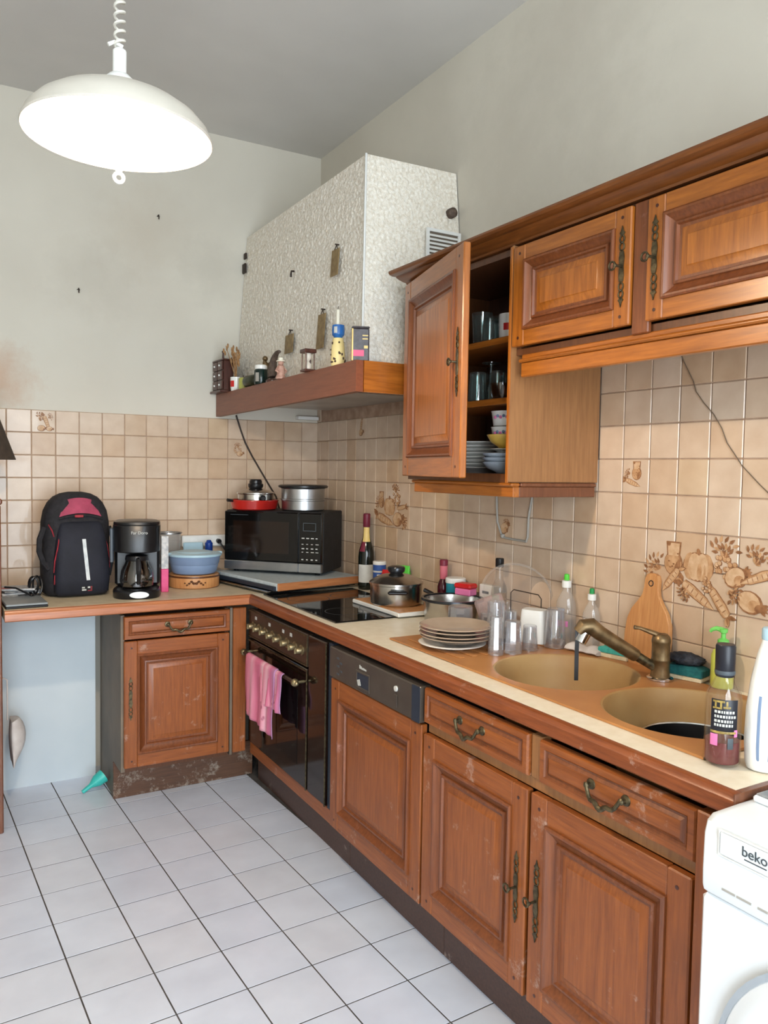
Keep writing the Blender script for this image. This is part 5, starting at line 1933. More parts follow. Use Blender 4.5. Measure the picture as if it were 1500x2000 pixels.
t = thing('cleaner_bottle', 'white bottle with grey-blue streaks and a pale teal cap at the worktop end', 'bottle', (-.462, -3.050, .9005), R(-35))
MB().lathe([(.030, 0), (.036, .003), (.040, .016), (.0425, .06), (.041, .12), (.034, .18), (.024, .228), (.018, .248), (.016, .256), (.0001, .256)], 32, sy=.8).build('bottle', 'white_plastic', t)
MB().lathe([(.0165, .2562), (.0175, .258), (.0175, .276), (.015, .279), (.0001, .279)], 22).build('cap', 'tub_lid', t)
b = MB()
b.at(Matrix.Scale(.8, 4, (0, 1, 0)) @ Matrix.Rotation(R(240), 4, 'Z'))
b.lathe([(.0395, .016), (.0428, .05), (.0429, .07), (.0418, .12), (.0383, .15)], 4, a0=R(-14), a1=R(-6))
b.lathe([(.0395, .016), (.0428, .05), (.0429, .07), (.0418, .12), (.0348, .18)], 4, a0=R(16), a1=R(22))
b.at()
b.build('streaks', 'stripe_blue', t, recalc=False)
t = thing('cleaner_bottle', 'tall plain white bottle at the right edge of the view', 'bottle', (-.372, -3.055, .9005), R(-35))
MB().lathe([(.032, 0), (.035, .004), (.036, .02), (.036, .24), (.030, .27), (.017, .285), (.016, .295), (.0001, .295)], 28).build('bottle', 'white_plastic', t)
MB().lathe([(.018, .2955), (.019, .298), (.019, .325), (.015, .328), (.0001, .328)], 20).build('cap', 'white_plastic', t)

# ------------------------------------------------------------------ washing-up on the drainer
ZD = ZS + .0032


def tumbler(name, label, loc, r_, h, up=False, facets=24, mat='clear_glass', taper=.82, group=None):
    t = thing(name, label, 'glass', loc)
    r2 = r_ * taper
    prof = [(.0001, 0), (r2 * .9, 0), (r2, .003), (r_, h), (r_ - .0022, h), (r2 - .0024, .009), (.0001, .007)]
    if not up:
        prof = [(r, h - z) for r, z in prof]
    MB().open_lathe(prof, facets).build('glass_body', mat, t, ang=30)
    return t


PC = (-.408, -1.925)
t = thing('plate', 'white plate at the bottom of the plate stack on the drainer', 'plate', (PC[0] - .012, PC[1] + .004, ZD))


def plate_mesh(bb, r_, h, foot=.55):
    bb.open_lathe([(.0001, .004), (r_ * foot - .004, .003), (r_ * foot, 0), (r_ * foot + .004, .003), (r_ * .72, .008), (r_, h), (r_ + .001, h + .0015), (r_ - .002, h + .003), (r_ * .72, .012), (r_ * .6, .007), (.0001, .0065)], 44)
    return bb


plate_mesh(MB(), .108, .013).build('plate', 'ceramic', t)
pm = None
for k in range(4):
    lab = ('beige glass plate, lowest of the four brownish plates stacked over the white plate', 'second beige plate from below in the drainer stack', 'third beige plate from below in the drainer stack', 'top beige plate of the stack, glasses standing behind it')[k]
    t = thing('plate', lab, 'plate', (PC[0] + (.004, -.003, .002, .0)[k], PC[1] + (.002, -.002, .003, .0)[k], ZD + .0165 + .0115 * k), 0, 'beige plates on the drainer')
    if pm is None:
        pm = plate_mesh(MB(), .118, .018).build('plate', 'beige_glass', t)
    else:
        inst(pm, t, (0, 0, 0))
G = 'drinking glasses drying by the sink'
tumbler('tumbler', 'wide cut-glass tumbler upside down behind the plate stack at its left', (-.285, -1.775, ZD), .044, .098, facets=10, taper=.95, group=G)
tumbler('tumbler', 'short clear tumbler behind the middle of the plate stack', (-.235, -1.865, ZD), .030, .086, facets=16, group=G)
tumbler('tumbler', 'tall straight glass just right of the plate stack', (-.272, -1.955, ZD), .030, .142, group=G, taper=.95)
tumbler('tumbler', 'slim glass nearest the worktop edge among the drying glasses', (-.362, -2.072, ZD), .024, .118, facets=10, group=G)
tumbler('tumbler', 'faceted glass to the right of the slimmest drying glass', (-.300, -2.076, ZD), .030, .100, facets=10, group=G)
tumbler('tumbler', 'low plain glass between faceted glass and the tall pair of soap bottles', (-.222, -2.066, ZD), .026, .078, group=G)
tumbler('goblet', 'large fluted glass standing in front of the soap bottles', (-.120, -2.072, ZD), .036, .125, facets=12, taper=.8, group=G)
tumbler('tumbler', 'small clear glass behind the tall straight glass', (-.205, -1.945, ZD), .026, .105, group=G)

t = thing('food_box', 'white plastic tub upside down behind the drying glasses', 'tub', (-.132, -1.982, ZD), R(-62))
b = MB()
rings = []
for z, s in ((0, 1.0), (.10, .84), (.108, .80)):
    rings.append([(.048 * s * math.copysign(abs(math.cos(a)) ** .45, math.cos(a)), .036 * s * math.copysign(abs(math.sin(a)) ** .45, math.sin(a)), z) for a in [2 * math.pi * i / 24 for i in range(24)]])
b.loft(rings)
b.build('tub', 'white_plastic', t)
t = thing('dome_cover', 'clear plastic dome cover tilted among the drying glasses', 'cover', (-.090, -1.835, ZD + .125), 0)
t.rotation_euler = (R(-72), R(0), R(-50))
b = MB()
prof = [(.128, 0), (.128, .004)] + [(.120 * math.cos(a), .004 + .075 * math.sin(a)) for a in [math.pi / 2 * i / 9 for i in range(9)]] + [(.0001, .079)]
b.open_lathe(prof, 40)
b.build('dome', 'clear_plastic', t)
t = thing('food_box', 'pinkish clear plastic box tilted behind the plate stack', 'tub', (-.160, -1.815, ZD + .035), R(-35))
t.rotation_euler = (R(-14), R(-20), R(-35))
b = MB()
b.box(-.05, .05, -.030, .030, .0, .095, .008)
b.build('box', 'pink_clear', t)
t = thing('dish_rack', 'thin wire dish rack frame standing behind the drying glasses', 'rack', (0, 0, 0))
b = MB()
for x in (-.085,):
    b.tube([(x, -1.80, ZD + .002), (x, -1.80, ZD + .135), (x, -1.815, ZD + .147), (x, -1.945, ZD + .147), (x, -1.96, ZD + .135), (x, -1.96, ZD + .002)], .0019, 6)
b.build('hoop', 'wire_dark', t)
b = MB()
b.tube([(-.0885, -1.80, ZD + .004), (-.15, -1.80, ZD + .004), (-.15, -1.92, ZD + .004)], .0019, 6)
b.build('wires', 'wire_grey', t)
t = thing('strainer', 'small dark and steel tea strainer on the drainer by the soap bottle', 'strainer', (-.088, -2.045, ZD), 0)
MB().open_lathe([(.0001, 0), (.012, .001), (.020, .010), (.024, .024), (.0225, .024), (.018, .011), (.0001, .003)], 18).build('bowl', 'steel', t)
b = MB()
b.tube([(.0, .023, .023), (.002, .034, .034), (.004, .05, .05)], .0035, 6)
b.build('handle', 'black_plastic', t)

# ------------------------------------------------------------------ crockery inside the open wall cabinet
z0 = 1.4665
base = None
for k in range(8):
    t = thing('plate', ('lowest', 'second lowest', 'third from below', 'fourth from below', 'fifth from below', 'third from the top', 'second from the top', 'topmost')[k] + ' white dinner plate in the stack on the bottom cabinet shelf', 'plate', (-.175 + .002 * (k % 2), -1.735, z0 + .0125 * k), 0, 'dinner plates in the open cabinet')
    if base is None:
        base = plate_mesh(MB(), .112, .018).build('plate', 'ceramic', t)
    else:
        inst(base, t, (0, 0, 0))


def bowl_prof(r_, h):
    return [(.0001, .003), (r_ * .42, .003), (r_ * .45, 0), (r_ * .48, .004), (r_ * .8, h * .45), (r_, h), (r_ - .003, h + .001), (r_ * .77, h * .5), (r_ * .45, .009), (.0001, .007)]


bs = None
CX, CY = -.262, -1.985
for k in range(3):
    t = thing('bowl', ('grey blue bowl at the bottom of the bowl stack in the open cabinet', 'grey blue bowl in the middle under the white saucer', 'grey blue bowl just below the white saucer')[k], 'bowl', (CX, CY, z0 + .014 * k), 0, 'grey bowls in the open cabinet')
    if bs is None:
        bs = MB().open_lathe(bowl_prof(.083, .036), 36).build('bowl', 'grey_ceramic', t)
    else:
        inst(bs, t, (0, 0, 0))
zz = z0 + .028 + .0385
t = thing('saucer', 'white saucer between the grey bowls and the yellow bowl', 'saucer', (CX, CY, zz))
plate_mesh(MB(), .062, .010).build('saucer', 'ceramic', t)
t = thing('bowl', 'yellow ochre bowl on top of the bowl stack in the open cabinet', 'bowl', (CX, CY, zz + .0145))
MB().open_lathe(bowl_prof(.070, .042), 36).build('bowl', 'yellow_ceramic', t)
for k in range(2):
    t = thing('cup', ('lower of two white flower-print bowls set inside the yellow bowl', 'upper of two white flower-print bowls inside the yellow bowl')[k], 'bowl', (CX, CY, zz + .025 + .050 * k), 0, 'flower-print cups in the open cabinet')
    MB().open_lathe([(.0001, .003), (.040, .003), (.043, 0), (.050, .006), (.056, .053), (.058, .056), (.054, .056), (.046, .007), (.0001, .006)] if k == 0 else [(.0001, .0075), (.040, .0075), (.0425, .006), (.050, .01), (.056, .053), (.058, .056), (.054, .056), (.046, .012), (.0001, .011)], 32).build('body', 'ceramic', t)
    b = MB()
    rn = random.Random(k + 3)
    for q in range(16):
        a = R(180 + q * 11)
        c_ = ('p', 'o')[q % 2]
        b.sphere((.0548 * math.cos(a), .0548 * math.sin(a), .036 + .004 * (q % 2)), .0052, 4, mi=q % 2)
    b.build('flower_print', ['label_pink', 'stripe_blue'], t)
zs = 1.7005
for i, (x, y, r_, h) in enumerate(((-.285, -1.845, .033, .10), (-.265, -1.925, .031, .098), (-.19, -1.76, .033, .11), (-.17, -1.87, .032, .105))):
    tumbler('tumbler', ('fluted tumbler upside down at the front of the middle shelf', 'fluted tumbler right of the front one on the middle shelf', 'tumbler at the back left of the middle shelf', 'tumbler at the back centre of the middle shelf')[i], (x, y, zs), r_, h, facets=12, mat='green_glass', group='tumblers on the middle shelf')
t = thing('goblet', 'stemmed glass placed upside down on a fluted tumbler, middle shelf', 'glass', (-.225, -1.838, zs), 0)
MB().open_lathe([(.033, 0), (.036, .04), (.03, .062), (.008, .074), (.005, .08), (.005, .125), (.010, .131), (.032, .134), (.032, .1365), (.0001, .137)], 24).build('glass_body', 'green_glass', t)
t = thing('mug', 'grey blue mug with a red edge at the right of the middle shelf', 'mug', (-.235, -2.035, zs))
MB().lathe(cup_prof(.046, .105, foot=.8)).build('body', 'grey_ceramic', t)
MB().open_lathe([(.0463, .094), (.0468, .096), (.0468, .103), (.0463, .105)], 24).build('rim_line', 'red_plastic', t)
t = thing('bowl', 'dark patterned glass bowl in front of the grey mug on the middle shelf', 'bowl', (-.293, -1.985, zs))
MB().open_lathe([(.0001, .004), (.026, .004), (.028, 0), (.036, .02), (.042, .05), (.039, .05), (.03, .012), (.0001, .008)], 12).build('bowl', 'carafe_glass', t)
zt = 1.8865
for i, (x, y, r_, h) in enumerate(((-.25, -1.815, .036, .115), (-.27, -1.885, .030, .085), (-.16, -1.80, .034, .115))):
    tumbler('tumbler', ('tall greenish glass at the left front of the top shelf', 'shorter glass right of the tall greenish glass, top shelf', 'tall glass at the back left of the top shelf')[i], (x, y, zt), r_, h, up=(i != 1), mat='green_glass', group='glasses on the top shelf')
t = thing('mug', 'white cup with a red mark at the right of the top shelf', 'mug', (-.262, -1.978, zt), R(215))
MB().lathe(cup_prof(.035, .085, foot=.95)).build('body', 'ceramic', t)
b = MB()
b.lathe([(.0355, .032), (.0359, .034), (.0359, .052), (.0355, .054)], 5, a0=R(-18), a1=R(18))
b.build('print', 'red_plastic', t, recalc=False)
t = thing('mug', 'second white cup half hidden behind the red-marked cup', 'mug', (-.225, -2.055, zt), R(180))
MB().lathe(cup_prof(.034, .10, foot=.95)).build('body', 'ceramic', t)

# ------------------------------------------------------------------ things on the back leg of the worktop
ZW = .9005
bp = thing('backpack', 'black and navy backpack with a reflective strip leaning on the back wall', 'backpack', (-1.308, -.27, ZW), R(4))


def super_ring(cx, cy, z, a, b_, e=.55, n=28):
    return [(cx + a * math.copysign(abs(math.cos(t_)) ** e, math.cos(t_)), cy + b_ * math.copysign(abs(math.sin(t_)) ** e, math.sin(t_)), z) for t_ in [2 * math.pi * i / n for i in range(n)]]


b = MB()
b.loft([super_ring(0, .02 * 0, z, a, d, .6) for z, a, d in ((0, .118, .075), (.012, .135, .092), (.06, .140, .1), (.14, .142, .1), (.20, .140, .098), (.26, .140, .095), (.32, .139, .09), (.37, .130, .082), (.405, .114, .07), (.43, .092, .055), (.445, .064, .038), (.452, .03, .018))])
b.build('main_bag', 'pack_black', bp, ang=60)
b = MB()
b.loft([super_ring(0.006, -.088 + yo, z, a, d, .6) for z, a, d, yo in ((.006, .098, .030, 0), (.02, .112, .046, 0), (.08, .116, .052, -.004), (.16, .114, .052, -.004), (.22, .108, .046, 0), (.28, .098, .036, .006), (.315, .088, .024, .012), (.332, .07, .012, .018))])
b.build('front_pocket', 'pack_navy', bp, ang=60)
b = MB()


def surf(u_, v_):
    """u across -1..1, v up 0..1 on the sloping top of the bag"""
    z = .362 + .066 * v_
    w = .088 - .030 * v_
    yy_ = -(.096 - .032 * v_) * (1 - .10 * u_ * u_)
    return (u_ * w + .004, yy_, z - .016 * u_ * u_ * (1 - v_ * .3))


rings = []
for j in range(6):
    rings.append([surf(i / 5 - 1, j / 5) for i in range(11)])
vs = [p for r_ in rings for p in r_]
fs = [(j * 11 + i, j * 11 + i + 1, (j + 1) * 11 + i + 1, (j + 1) * 11 + i) for j in range(5) for i in range(10)]
b.add(vs, fs)
vs2 = [(p[0], p[1] + .03, p[2]) for p in vs]
b.add(vs2, fs)
b.build('top_pocket', 'pack_pink', bp, ang=60, recalc=False)
b = MB()
b.tube([surf(i / 6 - 1, -.12) for i in range(13)], .0045, 6)
b.build('zip', 'pack_black', bp)
b = MB()
b.box(-.024, .012, -.106, -.097, .344, .356, .002)
b.build('zip_pull', 'pack_red', bp)
b = MB()
pts = [(.014, .245), (.010, .25), (.012, .20), (.016, .15), (.020, .10), (.023, .072)]
vs, fs = [], []
for x, z in [(.008, .252), (.009, .21), (.013, .16), (.018, .11), (.022, .075)]:
    yy_ = -.1375 - .0052 * math.sin(max(0, min(1, (z - .03) / .25)) * math.pi) + max(0, z - .19) * .22
    vs += [(x - .0075, yy_ - .004, z), (x + .0075, yy_ - .004, z), (x + .0075, yy_ + .004, z), (x - .0075, yy_ + .004, z)]
b.loft([vs[4 * k:4 * k + 4] for k in range(5)])
b.build('reflective_strip', 'reflector', bp)
for pts in ([(-.086, .265), (-.098, .22), (-.108, .16), (-.112, .11)], [(-.108, .10), (-.110, .06)], [(.095, .27), (.110, .22), (.117, .16), (.119, .12)], [(-.128, .315), (-.114, .29), (-.106, .262)]):
    b = MB()
    b.tube([(x, -.108 - (.016 if z < .25 else -.008) + (.0 if abs(x) < .1 else .012), z) for x, z in pts], .0027, 6)
    b.build('piping', 'pack_red', bp)
b = MB()
b.tube([(-.138, -.05, .30), (-.158, -.06, .25), (-.160, -.06, .20), (-.142, -.055, .15), (-.120, -.07, .12)], .012, 8)
b.build('shoulder_strap', 'pack_black', bp)
b = MB()
b.tube([(.134, -.05, .30), (.146, -.06, .24), (.146, -.06, .16), (.13, -.06, .08)], .009, 8)
b.build('shoulder_strap', 'pack_black', bp)
MB().box(-.006, .045, -.1395, -.128, .026, .050, .002).build('logo_patch', 'pack_black', bp)
b = MB()
b.box(-.004, .014, -.1402, -.1393, .030, .036)
b.box(-.004, .008, -.1402, -.1393, .040, .046)
b.box(.020, .030, -.1402, -.1393, .040, .047)
b.build('logo_mark', 'logo_pale', bp)
b = MB()
b.box(.032, .038, -.1402, -.1393, .028, .048)
b.box(.020, .038, -.1402, -.1393, .027, .031)
b.build('logo_mark', 'pack_red', bp)

cm = thing('coffee_maker', 'black filter coffee maker with a glass jug beside the backpack', 'coffee maker', (-1.076, -.435, ZW), R(-14))
b = MB()
b.loft([super_ring(0, -.012, z, a, d, .7, 36) for z, a, d in ((0, .096, .108), (.008, .100, .112), (.030, .100, .112), (.036, .094, .106))])
b.build('base', 'black_plastic', cm)
b = MB()
b.box(-.096, .096, .045, .105, .036, .20, .012)
b.build('column', 'black_plastic', cm)
b = MB()
b.loft([super_ring(0, -.0, z, a, d, .75, 40) for z, a, d in ((.196, .086, .096), (.200, .098, .104), (.312, .100, .106), (.318, .096, .102))])
b.build('reservoir', 'black_plastic', cm)
b = MB()
b.loft([super_ring(0, -.0, z, a, d, .75, 40) for z, a, d in ((.3185, .099, .105), (.328, .097, .103), (.333, .085, .09))])
b.build('lid', 'black_plastic', cm)
MB().box(-.112, -.097, -.04, .05, .15, .30, .004).build('water_gauge', 'coffee_grey', cm)
b = MB()
for k in range(4):
    b.box(-.1128, -.1118, -.02, .01, .19 + .024 * k, .196 + .024 * k)
b.build('gauge_marks', 'logo_pale', cm)
MB().lathe([(.062, .0362), (.062, .039), (.0001, .0395)], 28, (0, -.035, 0)).build('hot_plate', 'dark_pan', cm)
b = MB()
b.open_lathe([(.0001, .042), (.058, .042), (.068, .050), (.072, .075), (.066, .115), (.050, .148), (.046, .160), (.044, .160), (.048, .147), (.064, .114), (.070, .076), (.066, .052), (.0001, .044)], 32, (0, -.035, 0))
jug = b.build('carafe', 'carafe_glass', cm)
b = MB()
b.lathe([(.049, .1605), (.050, .166), (.046, .180), (.02, .186), (.0001, .186)], 26, (0, -.035, 0))
b.build('carafe_lid', 'black_plastic', jug)
b = MB()
b.tube([(.006, -.085, .168), (.008, -.118, .166), (.010, -.130, .14), (.010, -.126, .095), (.008, -.108, .066)], [.009, .010, .011, .010, .008], 9)
b.build('carafe_handle', 'black_plastic', jug)
b = MB()
b.at(Matrix.Translation((.012, -.1215, .019)) @ Matrix.Rotation(R(90), 4, 'X'))
b.lathe([(.040, 0), (.040, .002), (.036, .0035), (.0001, .004)], 28, sy=.36)
b.at()
b.build('oval_badge', 'white_enamel', cm, label='white oval plate')
text('Far Doro', .018, 'logo_pale', cm, (.012, -.1068, .284), (R(90), 0, 0), .0004)

t = thing('carton', 'narrow pink and white carton squeezed beside the coffee maker', 'box', (-.938, -.365, ZW), R(-10))
MB().box(-.016, .016, -.035, .035, 0, .105, .002).build('lower_half', 'pink_plastic', t)
MB().box(-.0158, .0158, -.0348, .0348, .1052, .255, .002).build('upper_half', 'paper_white', t)
t = thing('measuring_jug', 'pale grey measuring jug behind the coffee maker', 'jug', (-.845, -.082, ZW), R(20))
MB().open_lathe([(.0001, .003), (.048, .003), (.052, .006), (.060, .235), (.063, .242), (.060, .244), (.057, .236), (.049, .01), (.0001, .008)], 30).build('body', 'clear_plastic', t)
b = MB()
b.tube([(-.056, -.01, .20), (-.086, -.02, .195), (-.090, -.02, .12), (-.054, -.01, .08)], .006, 8)
b.build('handle', 'white_plastic', t)
MB().open_lathe([(.0605, .2395), (.066, .241), (.066, .246), (.0605, .2445)], 30).build('rim', 'alu', t)

t = thing('wooden_box', 'round pale wooden box under the blue food container', 'box', (-.770, -.265, ZW))
MB().lathe([(.112, 0), (.118, .004), (.119, .05), (.116, .062), (.0001, .063)], 44).build('body', 'pale_wood', t)
b = MB()
b.open_lathe([(.1195, .050), (.1205, .052), (.1205, .057), (.1195, .059)], 44)
b.build('band', 'carcass', t)
b = MB()
rn = random.Random(8)
for s in (-1, 1):
    for k in range(5):
        a = R(256 + s * (3 + 5 * k))
        b.sphere((.119 * math.cos(a), .119 * math.sin(a), .028 + .008 * math.sin(k * 1.6)), .009 - .001 * k, 5, s=(.9, .9, .7), mi=0)
b.build('painted_motif', 'carcass', t)
t = thing('food_container', 'round grey blue plastic container with a light blue lid on the wooden box', 'container', (-.768, -.262, ZW + .0635))
MB().open_lathe([(.0001, .002), (.098, .002), (.104, .008), (.112, .040), (.112, .044), (.116, .048), (.122, .082), (.124, .086), (.118, .086), (.108, .042), (.0001, .006)], 48).build('tub', 'tub_blue', t)
b = MB()
b.open_lathe([(.127, .084), (.129, .088), (.128, .094), (.120, .097), (.105, .099), (.085, .100), (.080, .104), (.06, .106), (.0001, .106)], 48)
b.build('lid', 'tub_lid', t)
b = MB()
b.box(-.132, -.112, -.02, .02, .086, .100, .003)
b.box(.112, .132, -.02, .02, .086, .100, .003)
b.build('clips', 'tub_lid', t)
t = thing('lid', 'pale blue transparent lid leaning at the back of the blue container', 'lid', (-.705, -.105, ZW + .0), 0)
t.rotation_euler = (R(-12), 0, 0)
b = MB()
b.box(-.062, .040, -.006, .006, 0, .195, .0055)
b.build('panel', 'tub_lid', t)
t = thing('bottle', 'small bottle with a dark blue cap behind the blue container', 'bottle', (-.657, -.135, ZW))
MB().lathe([(.024, 0), (.026, .004), (.026, .12), (.016, .145), (.0001, .146)], 20).build('bottle', 'clear_plastic', t)
MB().lathe([(.017, .1465), (.019, .150), (.019, .192), (.013, .198), (.010, .206), (.0001, .207)], 18).build('cap', 'navy_plastic', t)
t = thing('socket_box', 'white double socket box on the tiles left of the microwave', 'socket', (-.640, -.0095, 1.065), 0)
MB().box(-.125, .125, -.035, 0, 0, .058, .005).build('box', 'switch_white', t)
for x in (-.065, .065):
    b = MB()
    b.at(Matrix.Translation((x, -.0352, .029)) @ Matrix.Rotation(R(90), 4, 'X'))
    b.lathe([(.021, 0), (.021, .001), (.019, .0015), (.018, .0003), (.0001, .0003)], 20)
    b.at()
    b.build('outlet', 'white_plastic', t)
b = MB()
b.tube([(.06, -.045, .026), (.06, -.07, .02), (.10, -.075, -.04), (.13, -.07, -.11), (.16, -.09, -.155), (.19, -.11, -.158)], .004, 6)
b.tube([(.06, -.036, .028), (.06, -.058, .026)], .012, 10)
b.build('plug', 'black_plastic', t)

t = thing('laptop', 'closed grey laptop lying at the front left corner of the worktop', 'laptop', (-1.541, -.500, ZW), R(2))
MB().box(-.076, .080, -.085, .115, 0, .009, .003).build('base', 'black_plastic', t)
MB().box(-.076, .080, -.085, .115, .0095, .018, .003).build('lid', 'laptop_grey', t)
G2 = 'loose papers and leaflets behind the laptop'
rn = random.Random(12)
for k in range(5):
    t = thing('leaflet', ('lowest leaflet of the untidy paper pile behind the laptop', 'dark printed leaflet second from below in the paper pile', 'white leaflet in the middle of the paper pile', 'grey printed leaflet second from the top of the paper pile', 'topmost white leaflet with a red corner behind the laptop')[k], 'paper', (-1.535 + rn.uniform(-.015, .015), -.30 + rn.uniform(-.02, .02), ZW + .0095 * k), R(rn.uniform(-20, 20)), G2)
    MB().box(-.075, .075, -.055, .055, 0, .008, .002).build('sheet', ('paper_white', 'paper_photo', 'paper_white', 'paper_photo', 'paper_white')[k], t)
    MB().box(-.06, .0, -.045, -.01, .0081, .0086).build('print', ('logo_grey', 'paper_white', 'paper_photo', 'paper_white', 'red_plastic')[k], t)
b = MB()
pts = []
for i in range(60):
    a = i / 59 * 2 * math.pi * 3.2
    pts.append((-1.480 + .020 * math.cos(a) + .010 * math.sin(a * .37), -.345 + .014 * math.sin(a * 1.3), ZW + .052 + .042 * math.sin(a)))
b.tube(pts, .0042, 6)
b.tube([(-1.47, -.36, ZW + .008), (-1.50, -.40, ZW + .02), (-1.56, -.385, ZW + .0545), (-1.60, -.36, ZW + .056)], .0042, 6)
t = b.build('charger_cable', 'black_plastic')
tag(t, 'looped black charger cable between the papers and the backpack', 'cable')

# ------------------------------------------------------------------ towel on the oven rail
HX, HZ = -.604 - .058, .648
t = thing('tea_towel', 'pink striped tea towel hung over the oven door rail', 'towel', (0, 0, 0))


def cloth(ya, yb, zb_a, zb_b, off, back, seed):
    nu, nv = 34, 26
    vs, fs, uv = [], [], []
    rn_ = random.Random(seed)
    for j in range(nv + 1):
        v_ = j / nv
        for i in range(nu + 1):
            u_ = i / nu
            y = ya + (yb - ya) * u_
            zb_ = zb_a + (zb_b - zb_a) * u_
            fold = .006 * math.sin(u_ * 15 + seed) + .004 * math.sin(u_ * 34 + 1)
            k = min(1, max(0, (v_ - .12) * 1.6))
            if v_ < .12:
                a = math.pi / 2 * (1 - v_ / .12) + (math.pi / 2) * 0
                r_ = .0125 + off
                x = HX - r_ * math.cos(a)
                z = HZ + r_ * math.sin(a)
            else:
                x = HX - (.0125 + off) - .006 * k + fold * k - .004 * math.sin(v_ * 5 + u_ * 4) * k
                z = HZ - (v_ - .12) / .88 * (HZ - zb_)
            vs.append((x, y + .008 * k * math.sin(u_ * 8 + seed) - .012 * k * v_ * (u_ - .3), z))
            uv.append((u_, 1 - v_))
    for j in range(nv):
        for i in range(nu):
            a = j * (nu + 1) + i
            fs.append((a, a + 1, a + nu + 2, a + nu + 1))
    me = bpy.data.meshes.new('cloth')
    me.from_pydata(vs, [], fs)
    ul = me.uv_layers.new(name='UVMap')
    for p in me.polygons:
        for li in p.loop_indices:
            ul.data[li].uv = uv[me.loops[li].vertex_index]
    me.materials.append(MATS['towel'])
    me.polygons.foreach_set('use_smooth', [True] * len(me.polygons))
    o = bpy.data.objects.new('cloth', me)
    COL.objects.link(o)
    o.parent = t
    md = o.modifiers.new('thick', 'SOLIDIFY')
    md.thickness = .0022
    md.offset = 0
    return o


cloth(-.735, -1.065, .405, .385, .005, False, 1)
cloth(-.90, -1.125, .50, .505, .0008, True, 4)

# ------------------------------------------------------------------ washing machine
wm = thing('washing_machine', 'white front-loading washing machine at the right end of the worktop', 'washing machine', (-.600, -3.104, 0), RW)
WW = .595
b = MB()
b.box(0, WW, -.114, .52, .012, .748, .008)
b.build('body', 'white_enamel', wm)
b = MB()
pr = [(-.108, .751), (-.114, .754), (-.117, .762), (-.118, .79), (-.1165, .855), (-.110, .876), (-.096, .885), (-.02, .887), (.5, .887), (.5, .751)]
rings = []
for x, s in ((0.0, .90), (.006, .98), (.016, 1), (WW - .016, 1), (WW - .006, .98), (WW, .90)):
    rings.append([(x, .2 + (y - .2) * (1 - (1 - s) * .25), .751 + (z - .751) * (1 - (1 - s) * .22)) for y, z in pr])
b.loft(rings)
b.build('control_fascia', 'white_enamel', wm)
b = MB()
b.box(.010, WW, .004, .53, .8875, .900, .004)
b.build('top_plate', 'white_enamel', wm)
MB().box(.014, WW - .004, .010, .525, .9002, .903, .0012).build('top_surface', 'marble', wm, label='grey speckled top')
b = MB()
b.frame([(0, -.1165), (.001, -.1190), (.003, -.1190), (.004, -.1165)], .034, .280, .828, .8745, fill=False)
b.build('drawer_outline', 'white_plastic', wm)
dd = MB().box(.0385, .2755, -.1200, -.1165, .8325, .870, .0015).build('detergent_drawer', 'white_enamel', wm)
text('beko', .0235, 'logo_grey', dd, (.104, -.1205, .8555), (R(90), 0, 0), .0005)
MB().box(.086, .126, -.1208, -.1201, .8425, .8442).build('underline', 'logo_grey', dd)
b = MB()
for x0_, x1_ in ((.045, .07), (.073, .10), (.112, .13), (.134, .165)):
    b.box(x0_, x1_, -.1187, -.1175, .772, .7755)
b.build('fine_print', 'wire_grey', wm)
b = MB()
b.at(Matrix.Translation((.42, -.117, .80)) @ Matrix.Rotation(R(90), 4, 'X'))
b.lathe([(.035, 0), (.034, .012), (.028, .018), (.0001, .018)], 24)
b.at()
b.build('dial', 'white_plastic', wm)
MW = Matrix.Translation((.297, -.114, .4935)) @ Matrix.Rotation(R(90), 4, 'X')
b = MB().at(MW)
b.lathe([(.242, 0), (.242, .006), (.237, .014), (.220, .020), (.198, .026), (.178, .022)], 56)
dr = b.build('door', 'white_enamel', wm)
b = MB().at(MW)
b.open_lathe([(.240, .0075), (.247, .010), (.247, .0135), (.2365, .0155)], 56)
b.build('trim_ring', 'ring_grey', dr)
b = MB().at(MW)
b.open_lathe([(.179, .024), (.15, .012), (.10, -.004), (.0001, -.01)], 48)
b.build('porthole_glass', 'black_glass', dr)
MB().box(0.01, WW - .01, -.04, .50, 0.0, .0115).build('feet', 'black_plastic', wm)

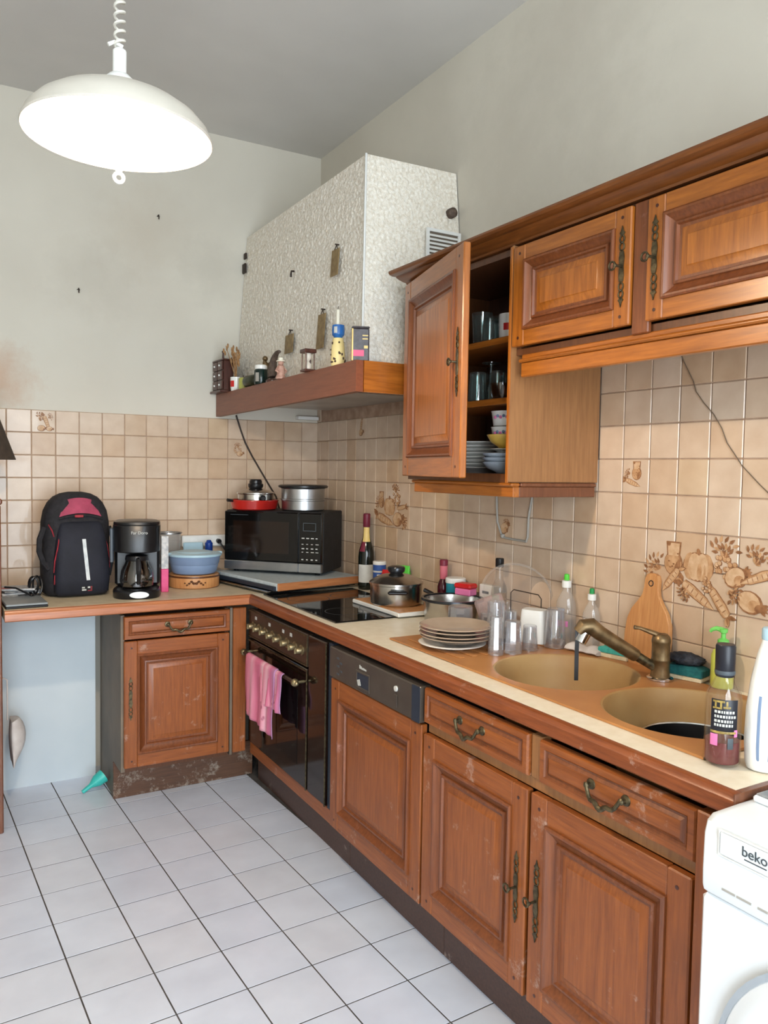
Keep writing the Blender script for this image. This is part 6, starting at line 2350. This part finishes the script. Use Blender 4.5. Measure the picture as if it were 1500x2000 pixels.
# ------------------------------------------------------------------ small things low down and cables on the tiles
t = thing('scoop', 'turquoise plastic funnel lying at the back of the niche', 'funnel', (-1.236, -.31, .0395), 0)
t.rotation_euler = (0, R(62), R(12))
t.scale = (1.05, 1.05, 1.05)
MB().open_lathe([(.008, -.06), (.010, -.02), (.026, .01), (.030, .045), (.027, .045), (.023, .012), (.006, -.02), (.006, -.06)], 22).build('cone', 'scoop_teal', t)
t = thing('bag', 'whitish plastic bag drooping at the left side of the niche', 'bag', (-1.585, -.30, .19))
b = MB()
rings = []
rn = random.Random(3)
for k in range(9):
    v_ = k / 8
    rings.append([(.012 + (.05 * math.sin(v_ * 2.6) + .006) * math.cos(a) * (1 if math.cos(a) > 0 else .2), .09 * math.sin(a) * (1 - .5 * v_), .19 * v_ + .012 * noise.noise(Vector((a, v_ * 3, 1)))) for a in [2 * math.pi * i / 18 for i in range(18)]])
b.loft(rings)
b.tube([(-.004, 0, .185), (-.004, 0, .36), (-.0385, 0, .38)], .0035, 6)
b.build('pouch', 'bag_white', t, ang=70)

b = MB()
b.tube([(-.0125, y, z) for y, z in ((-1.612, 1.40), (-1.616, 1.33), (-1.622, 1.282), (-1.645, 1.240), (-1.668, 1.226), (-1.72, 1.224), (-1.79, 1.223), (-1.797, 1.24), (-1.799, 1.31), (-1.808, 1.35), (-1.818, 1.40))], .0042, 7)
b.sphere((-.0125, -1.655, 1.232), .009, 6)
t = b.build('lighting_cable', 'wire_grey')
tag(t, 'grey cable looping on the tiles under the open wall cabinet', 'cable')
b = MB()
wp = [(-2.415, 1.86), (-2.432, 1.82), (-2.483, 1.734), (-2.493, 1.705), (-2.52, 1.672), (-2.554, 1.638), (-2.58, 1.60), (-2.598, 1.56), (-2.622, 1.53), (-2.647, 1.498), (-2.70, 1.45), (-2.78, 1.385), (-2.9, 1.30)]
b.tube([(-.0105, y, z) for y, z in wp], .0013, 6)
t = b.build('loose_wire', 'wire_brown')
tag(t, 'thin dark wire running down the tiles from the low wall cabinet', 'wire')
